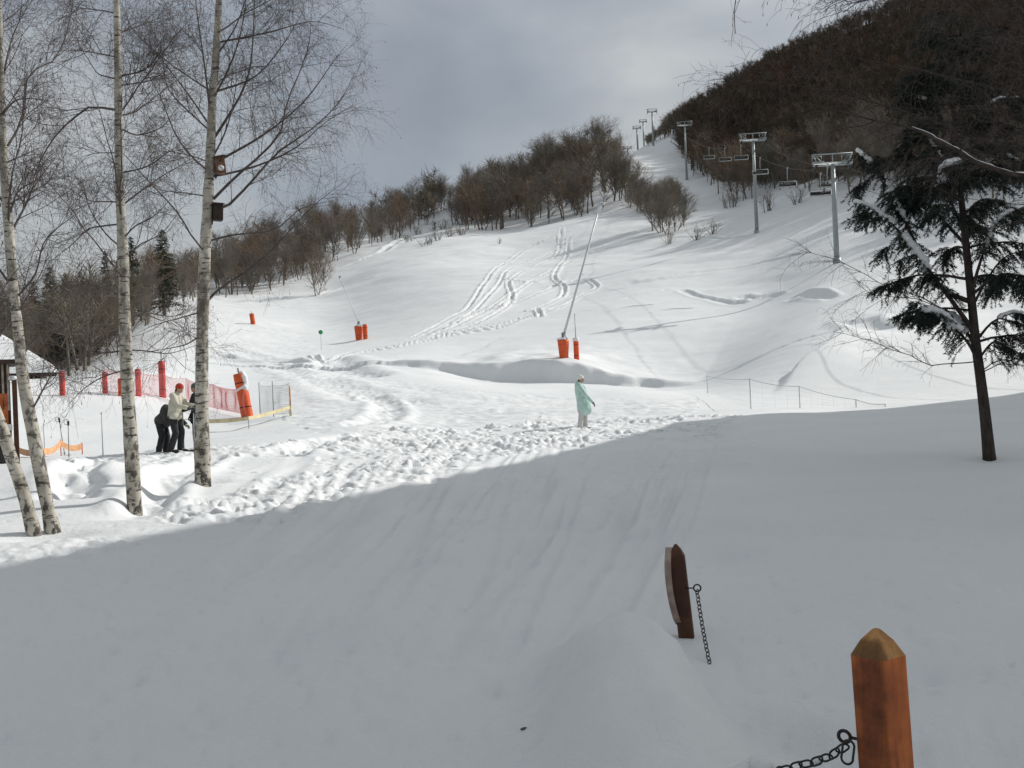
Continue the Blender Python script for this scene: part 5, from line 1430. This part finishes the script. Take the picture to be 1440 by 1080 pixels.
b = base_of(24, 650); D = hyp(b); xr = at(27, 600, D)[0]; zt = at(24, 533, D)[2]; zb = b[2] - .3; yb = b[1]
hut = thing('wooden_hut', 'dark wooden hut with orange panel and pale battens cut by the left edge', 'hut', (xr - .6, yb, b[2])); O = np.array(hut.location)
m = MB(); m.box(np.array([xr - .055, yb, (zt + zb) / 2]) - O, (.11, .12, zt - zb), None, 0, .01); cp = m.build('corner_post', M['postdark'], hut, False)
m = MB(); rg = np.random.default_rng(2)
for k in range(5): m.ell(np.array([xr - .055, yb, zt + .02]) - O + rg.normal(0, .03, 3) * [1, 1, .2], (.07, .075, .06), None, 10, 6)
remesh(m.build('snow_cap', M['snow'], cp), .015, 3)
hz = at(10, 512, D)[2]
m = MB(); m.box(np.array([xr - 1.45, yb + .9, (hz + zb) / 2]) - O, (2.6, 1.6, hz - zb)); hw = m.build('wall', M['darkwood'], hut, False)
for px in (3, 11, -6, -15):
    m = MB(); X = at(px, 540, D)[0]; m.box(np.array([X, yb + .07, hz - .55]) - O, (.05, .05, 1.1), None, 0, .006); m.build('batten', M['batten'], hw, False)
za, zb_ = at(8, 553, D)[2], at(8, 606, D)[2]; m = MB(); m.box(np.array([xr - .42, yb + .07, (za + zb_) / 2]) - O, (.42, .05, za - zb_), None, 0, .008); m.build('orange_panel', M['orangepanel'], hw, False)
for px, py, w_, h_ in ((13.5, 601, .11, .15), (17, 633, .07, .2)):
    c = at(px, py, D); m = MB(); m.box(np.array([c[0], yb - .02 if px > 15 else yb + .03, c[2]]) - O, (w_, .02, h_), None, 0, .004); m.build('notice', M['white'], hut, False)
m = MB(); c = at(2, 655, D); m.tube(np.array([[c[0], yb - .15, b[2] - .1], [c[0], yb - .15, b[2] + .32], [c[0], yb - .15, b[2] + .5], [c[0], yb - .15, b[2] + .53]]) - O, [.17, .19, .16, .08], 16); m.build('bin', M['darksteel'], hut)
m = MB(); m.box(np.array([xr - 1.45, yb + .8, hz + .05]) - O, (2.9, 2.1, .1)); hr = m.build('roof', M['darkwood'], hut, False)

def turn(o, corner, a):
    c = np.asarray(corner, float) - np.array(o.location); n = np.asarray(corner, float) - rotz(a) @ c
    o.rotation_euler = (0, 0, a); o.location = [float(v) for v in n]


turn(hut, [xr, yb, b[2]], rad(25.5)); turn(ch, [x1, y0, ground(A0[0] - 4.5, A0[1] + 3)], rad(24))

# --- nest boxes on the birch
root, Pt, Rt, d0 = BD
for (px, py), tilt, lit, lab in (((309, 233), -.10, True, 'upper nest box on the birch with a white disc painted as a sun glint on its front'), ((306, 299), .05, False, 'lower plain dark nest box on the same birch trunk')):
    c = at(px, py, d0); i = int(np.argmin(np.abs(Pt[:, 2] - c[2]))); tx = Pt[i]
    o = thing('nest_box', lab, 'nest box', c, 0); 
    Rm = rotz(rad(24)) @ rotaxis((0, 1, 0), tilt)
    m = MB(); m.box((0, 0, 0), (.165, .17, .28), Rm, 0, .006); m.build('box', M['boxwood'] if lit else M['darkwood'], o, False)
    m = MB(); m.box(Rm @ np.array([.0, -.02, .158]), (.20, .22, .022), Rm @ rotaxis((1, 0, 0), .22) @ rotaxis((0, 1, 0), -.14 if lit else 0), 0, .004); m.build('lid', M['darkwood'], o, False)
    m = MB(); m.tube([Rm @ np.array([.0, -.0855, .05 if not lit else .075]), Rm @ np.array([.0, -.089, .05 if not lit else .075])], .022, 14); m.build('entrance_hole', M['black'], o)
    m = MB(); m.box(Rm @ np.array([-.09, .02, 0]), (.03, .05, .42), Rm, 0, .004); m.build('back_board', M['darkwood'], o, False)
    if lit: m = MB(); m.tube([Rm @ np.array([0, -.083, -.055]), Rm @ np.array([0, -.094, -.055])], .052, 16); m.build('glint_disc', M['white'], o)  # white disc standing in for a sun glint on the box

# --- posts and chain in the foreground
def square_post(label, cpx, d, top_z, size, yaw, depth, mats, peak, lean, chamfer=.0):
    p = at(cpx[0], cpx[1], d); o = thing('wooden_post', label, 'post', (p[0], p[1], top_z), yaw); 
    h = size / 2; m = MB(); V = []; b = .006
    prof = [(-h + b, -h), (h - b, -h), (h, -h + b), (h, h - b), (h - b, h), (-h + b, h), (-h, h - b), (-h, -h + b)]
    zs = [-depth, -depth * .5, -peak]
    for z in zs:
        for x, y in prof: V.append([x + lean[0] * z, y + lean[1] * z, z])
    n = 8; Q = [[k * n + i, k * n + (i + 1) % n, (k + 1) * n + (i + 1) % n, (k + 1) * n + i] for k in range(len(zs) - 1) for i in range(n)]
    m.add(V, Q); m.add(V[:8], [[7, 6, 1, 0], [6, 5, 2, 1], [5, 4, 3, 2]]); sh = m.build('shaft', mats[0], o, False)
    # hewn tip: two steps of facets to a small blunt crown
    V = []
    for z, f in ((-peak, 1.0), (-peak * .42, .60), (-peak * .06, .20), (0, .12)):
        for x, y in prof: V.append([x * f + lean[0] * z, y * f + lean[1] * z, z])
    Q = [[k * n + i, k * n + (i + 1) % n, (k + 1) * n + (i + 1) % n, (k + 1) * n + i] for k in range(3) for i in range(n)]
    m = MB(); m.add(V, Q); m.add(V[-8:], [[0, 1, 6, 7], [1, 2, 5, 6], [2, 3, 4, 5]]); m.build('tip', mats[1], o, False)
    return o, p


def links(path, pitch, wire, wid):
    """chain: alternating rounded links along a path"""
    P_ = np.asarray(path, float); t = np.concatenate([[0], np.cumsum(np.linalg.norm(np.diff(P_, axis=0), axis=1))])
    n = int(t[-1] / pitch); m = MB(); a = np.linspace(0, 2 * PI, 15)
    for k in range(n):
        s = (k + .5) * pitch; c = np.array([np.interp(s, t, P_[:, i]) for i in range(3)]); e = np.array([np.interp(min(s + .01, t[-1]), t, P_[:, i]) for i in range(3)]); e0 = np.array([np.interp(s - .01, t, P_[:, i]) for i in range(3)])
        u = nrm(e - e0); s1 = nrm(np.cross(u, [0.3, 1, .2])); s2 = np.cross(u, s1); th = .35 + (k % 2) * PI / 2; sv_ = s1 * math.cos(th) + s2 * math.sin(th)
        hl = pitch * .5 + wire * 1.1 - wid * .5
        pts = [c + sv_ * (wid * .5 * math.sin(q)) + u * (wid * .5 * math.cos(q) + hl * np.sign(round(math.cos(q), 3))) for q in a]
        m.tube(pts, wire, 6, 0, False, np.cross(u, sv_))
    return m


z1 = at(1232, 884, 2.72)[2]
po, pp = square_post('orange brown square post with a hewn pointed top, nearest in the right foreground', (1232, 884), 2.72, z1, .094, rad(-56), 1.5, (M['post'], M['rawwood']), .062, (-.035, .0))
z2 = at(950, 765, 6.3)[2]
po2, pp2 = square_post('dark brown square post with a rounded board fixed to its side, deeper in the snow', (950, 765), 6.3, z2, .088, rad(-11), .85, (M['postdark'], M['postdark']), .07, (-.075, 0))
m = MB()
# the board: thick slab with rounded ends standing along the post's left side
t = np.linspace(0, 1, 18); bw = .16; pr = []
for i in range(19):
    v = i / 18; hw = .5 * bw * (max(0, math.sin(PI * min(1, v / .22 * .5))) if v < .22 else (max(.0, math.sin(PI * .5 * (1 - v) / .12)) if v > .88 else 1)); pr.append((v, max(hw, .02)))
V = []
for v, hw in pr:
    z = -.02 - v * .44; bow = -.062 + .022 * (2 * v - .95)**2
    for x, y in ((-.018, -hw), (.018, -hw), (.018, hw), (-.018, hw)): V.append([bow + x - .085 * z, y, z])
n = 4; Q = [[k * n + i, k * n + (i + 1) % n, (k + 1) * n + (i + 1) % n, (k + 1) * n + i] for k in range(18) for i in range(4)] + [[3, 2, 1, 0], [72, 73, 74, 75]]
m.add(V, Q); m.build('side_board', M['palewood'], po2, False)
def eyebolt(parent, c, out, r):
    out = nrm(np.asarray(out, float)); m = MB(); m.tube([c - out * .02, c + out * .03], .004, 8); q = np.linspace(0, 2 * PI, 17); up = np.array([0, 0, 1.0])
    m.tube([c + out * (.03 + r + r * math.cos(a)) + up * r * math.sin(a) for a in q], .0045, 8, 0, False, np.cross(out, up)); return m.build('eye_bolt', M['darksteel'], parent)


def to_local(o, p):
    return np.array(rotz(-o.rotation_euler.z) @ (np.asarray(p, float) - np.array(o.location)))


e2 = at(968, 827, 6.25); e1 = at(1207, 1041, 2.72)
eyebolt(po2, to_local(po2, e2), rotz(-po2.rotation_euler.z) @ np.array([1, -.2, 0]), .020); eyebolt(po, to_local(po, e1 + [.012, 0, 0]), rotz(-po.rotation_euler.z) @ np.array([-1, .5, .1]), .014)
a0 = at(980, 830, 6.22); ent = hit(998, 934); a1 = at(988, 882, (6.22 + hyp(ent)) / 2)
dp = ent + (ent - a1) * .4; dp2 = np.array([.72, 2.95, ground(.72, 2.95) - .05]); em = at(1118, 1078, 2.80); print('CHAIN', em, ground(em[0], em[1])); e1b = at(1199, 1041, 2.73)
path = polyline([a0, a1, ent, dp, dp2, at(1085, 1090, 2.84), em, at(1150, 1070, 2.78), at(1178, 1057, 2.75), e1b], 160)
hid = (path[:, 1] < ent[1] - .06) & (path[:, 1] > em[1] + .04); path[hid, 2] = np.minimum(path[hid, 2], grid_z(GZ, path[hid, 0], path[hid, 1]) - .09)
links(path, .029, .0027, .024).build('chain', M['darksteel']); ob = bpy.data.objects['chain']
tag(ob, 'dark iron chain sagging into the snow between the two wooden posts', 'chain')
tail = [at(1196, 1044, 2.70), at(1192, 1060, 2.70), at(1194, 1082, 2.69), at(1197, 1100, 2.69)]
m = links(polyline(tail, 12), .05, .003, .028); tl = m.build('loose_links', M['darksteel'], ob)
rg = np.random.default_rng(6); m = MB()
for px, py, s in ((1062, 1074, .016), (1068, 1078, .02), (1150, 1072, .012), (1156, 1070, .014), (1139, 1077, .02), (1130, 1079, .022), (1075, 1080, .02)):
    q = hit(px, py, 2.2); m.ell(q + [0, 0, s * .3], (s * 1.2, s, s * .8), None, 10, 6, 0, .08, int(px))
tag(m.build('snow_crumbs', M['snow']), 'loose crumbs of snow lying around the half buried chain', None, None, 'stuff')
q = hit(737, 1026); m = MB(); m.ell(q + [0, 0, .004], (.016, .009, .006), rotz(.6), 10, 6, 0, .15, 3); tag(m.build('twig_scrap', M['limb']), 'tiny scrap of bark lying on the shaded snow', 'scrap')

# ------------------------------------------------------------------ an unseen block added to throw shade over the foreground
SAZ0 = rad(62)
bx = np.array([math.sin(SAZ0), math.cos(SAZ0), 0]); by = np.array([-math.cos(SAZ0), math.sin(SAZ0), 0])   # towards the sun, across it


def us(u, s, z): return bx * s + by * u + np.array([0, 0, z])


UE, UR, S0, S1, HE, HR = 26.3, 6.0, 41.0, 56.0, 13.4, 29.5      # eave and ridge as seen across the sun
UL = UR - 11.0; HL = HR - (HR - HE) * 11.0 / (UE - UR)  # cut short on this side so more sky lights the near post
blk = thing('shade_block', 'unseen gabled block with snowy roof added to shade the foreground', 'shade caster', us(UR, (S0 + S1) / 2, 0))
L0 = us(UR, (S0 + S1) / 2, 0)
m = MB()
zb = -3.0
F0 = [us(UL, S0, zb), us(UE, S0, zb), us(UE, S0, HE), us(UR, S0, HR), us(UL, S0, HL)]
F1 = [p + bx * (S1 - S0) for p in F0]
V = np.array(F0 + F1) - L0
m.add(V, [[0, 5, 6, 1], [1, 6, 7, 2], [0, 4, 9, 5]], None)
m.add(V, [[0, 1, 2, 4], [5, 9, 7, 6]], [[4, 2, 3], [9, 8, 7]])
m.build('wall', M['plaster'], blk, False)
m = MB()
for ue, he in ((UE + .9, HE - .75), (UL - .9, HL - .75)):
    e0 = us(ue, S0 - 1.0, he); r0 = us(UR, S0 - 1.0, HR)
    A = np.array([e0, r0, r0 + bx * (S1 - S0 + 2), e0 + bx * (S1 - S0 + 2)]) - L0
    B = A + np.array([0, 0, .55])
    m.add(np.concatenate([A, B]), [[0, 1, 2, 3], [4, 7, 6, 5], [0, 4, 5, 1], [3, 2, 6, 7], [0, 3, 7, 4]])
m.build('roof', M['snow'], blk, False)
for fl in range(4):
    for k in range(7):
        u = UL + 4 + k * (UE - UL - 8) / 6
        w_ = MB(); w_.box(us(u, S0 - .03, 1.8 + fl * 3) - L0, (1.2, .12, 1.5), np.array([by, bx, [0, 0, 1]]).T)
        w_.build('window', M['glass'], blk, False)

for u, s, w_, h_ in ((21.6, 44, 1.6, 1.9), (18.9, 43.5, .9, 1.6), (16.6, 45, 2.2, 1.5), (13.4, 44, 1.1, 1.9), (23.8, 43, 1.0, 1.2)):  # boxes added on the roof to break up the edge of its shade
    z = HR - (HR - HE) * (u - UR) / (UE - UR); c_ = MB(); c_.box(us(u, s, z + h_ * .5 - .2) - L0, (w_, 1.0, h_ + 1.2), np.array([by, bx, [0, 0, 1]]).T, 0, .05)
    c_.build('shade_edge_block', M['plaster'], blk, False)

# ------------------------------------------------------------------ light, sky, camera
SAZ, SEL = rad(62), rad(33)
sv = np.array([math.sin(SAZ) * math.cos(SEL), math.cos(SAZ) * math.cos(SEL), math.sin(SEL)])
sun = bpy.data.lights.new('sun', 'SUN'); sun.energy = 3.85; sun.angle = rad(.53); sun.color = (1, .965, .91)
so = bpy.data.objects.new('sun', sun); COL.objects.link(so)
so.rotation_euler = Vector(-sv).to_track_quat('-Z', 'Y').to_euler()
so.location = (60, 40, 60)
w = bpy.data.worlds.new('World'); SC.world = w; w.use_nodes = True
nt = w.node_tree; bg = nt.nodes['Background']; bg.inputs[1].default_value = .1
def wn(kind, **kw):
    x = nt.nodes.new(kind)
    for k, v in kw.items():
        if k.startswith('_'): setattr(x, k[1:], v)
        else: x.inputs[k.replace('_', ' ')].default_value = v
    return x
def wramp(fac, stops):
    r = nt.nodes.new('ShaderNodeValToRGB'); e = r.color_ramp.elements
    while len(e) < len(stops): e.new(.5)
    for i, (p, c) in enumerate(stops): e[i].position = p; e[i].color = (*c, 1)
    nt.links.new(fac, r.inputs[0]); return r.outputs[0]
sky = wn('ShaderNodeTexSky', _sky_type='NISHITA'); sky.sun_disc = False; sky.sun_elevation = SEL; sky.sun_rotation = SAZ
sky.air_density = 1.0; sky.dust_density = 1.5
tc = wn('ShaderNodeTexCoord')
mp = wn('ShaderNodeMapping'); mp.inputs['Scale'].default_value = (1.0, 1.0, 1.9); mp.inputs['Rotation'].default_value = (0, rad(22), 0); mp.inputs['Location'].default_value = (-.19, -1.52, .26)
nt.links.new(tc.outputs['Generated'], mp.inputs[0])
n1 = wn('ShaderNodeTexNoise', Scale=3.2, Detail=6.0, Roughness=.47, Distortion=.2); nt.links.new(mp.outputs[0], n1.inputs['Vector'])
n2 = wn('ShaderNodeTexNoise', Scale=1.3, Detail=3.0, Roughness=.5); nt.links.new(mp.outputs[0], n2.inputs['Vector'])
cl = wramp(n1.outputs['Fac'], [(.30, (2.75, 3.05, 3.55)), (.44, (3.75, 4.02, 4.4)), (.53, (4.7, 4.92, 5.08)), (.66, (5.5, 5.65, 5.7))])
cov = wramp(n2.outputs['Fac'], [(.36, (.78, .78, .78)), (.55, (1, 1, 1))])
# thin cloud glows brighter towards the sun
dt = wn('ShaderNodeVectorMath', _operation='DOT_PRODUCT'); nt.links.new(tc.outputs['Generated'], dt.inputs[0]); dt.inputs[1].default_value = [float(v) for v in sv]
gl = wramp(dt.outputs['Value'], [(0, (.93, .93, .93)), (.45, (1, 1, 1)), (.8, (1.3, 1.29, 1.25)), (1, (2, 1.95, 1.85))])
gm = wn('ShaderNodeMix', _data_type='RGBA', _blend_type='MULTIPLY'); gm.inputs['Factor'].default_value = 1; nt.links.new(cl, gm.inputs[6]); nt.links.new(gl, gm.inputs[7]); cl = gm.outputs[2]
mx = wn('ShaderNodeMix', _data_type='RGBA'); nt.links.new(cov, mx.inputs['Factor']); nt.links.new(sky.outputs[0], mx.inputs[6]); nt.links.new(cl, mx.inputs[7])
nt.links.new(mx.outputs[2], bg.inputs[0])
SC.view_settings.view_transform = 'Standard'; SC.view_settings.look = 'None'; SC.view_settings.exposure = 0; SC.view_settings.gamma = 1
cam = bpy.data.cameras.new('camera'); co = bpy.data.objects.new('camera', cam); COL.objects.link(co)
cam.sensor_width = 36; cam.lens = 36 * FPX / 1440; cam.clip_end = 5000; cam.clip_start = .05
co.matrix_world = Matrix(((CR[0], CU[0], -_F[0], EYE[0]), (CR[1], CU[1], -_F[1], EYE[1]), (CR[2], CU[2], -_F[2], EYE[2]), (0, 0, 0, 1)))
SC.camera = co
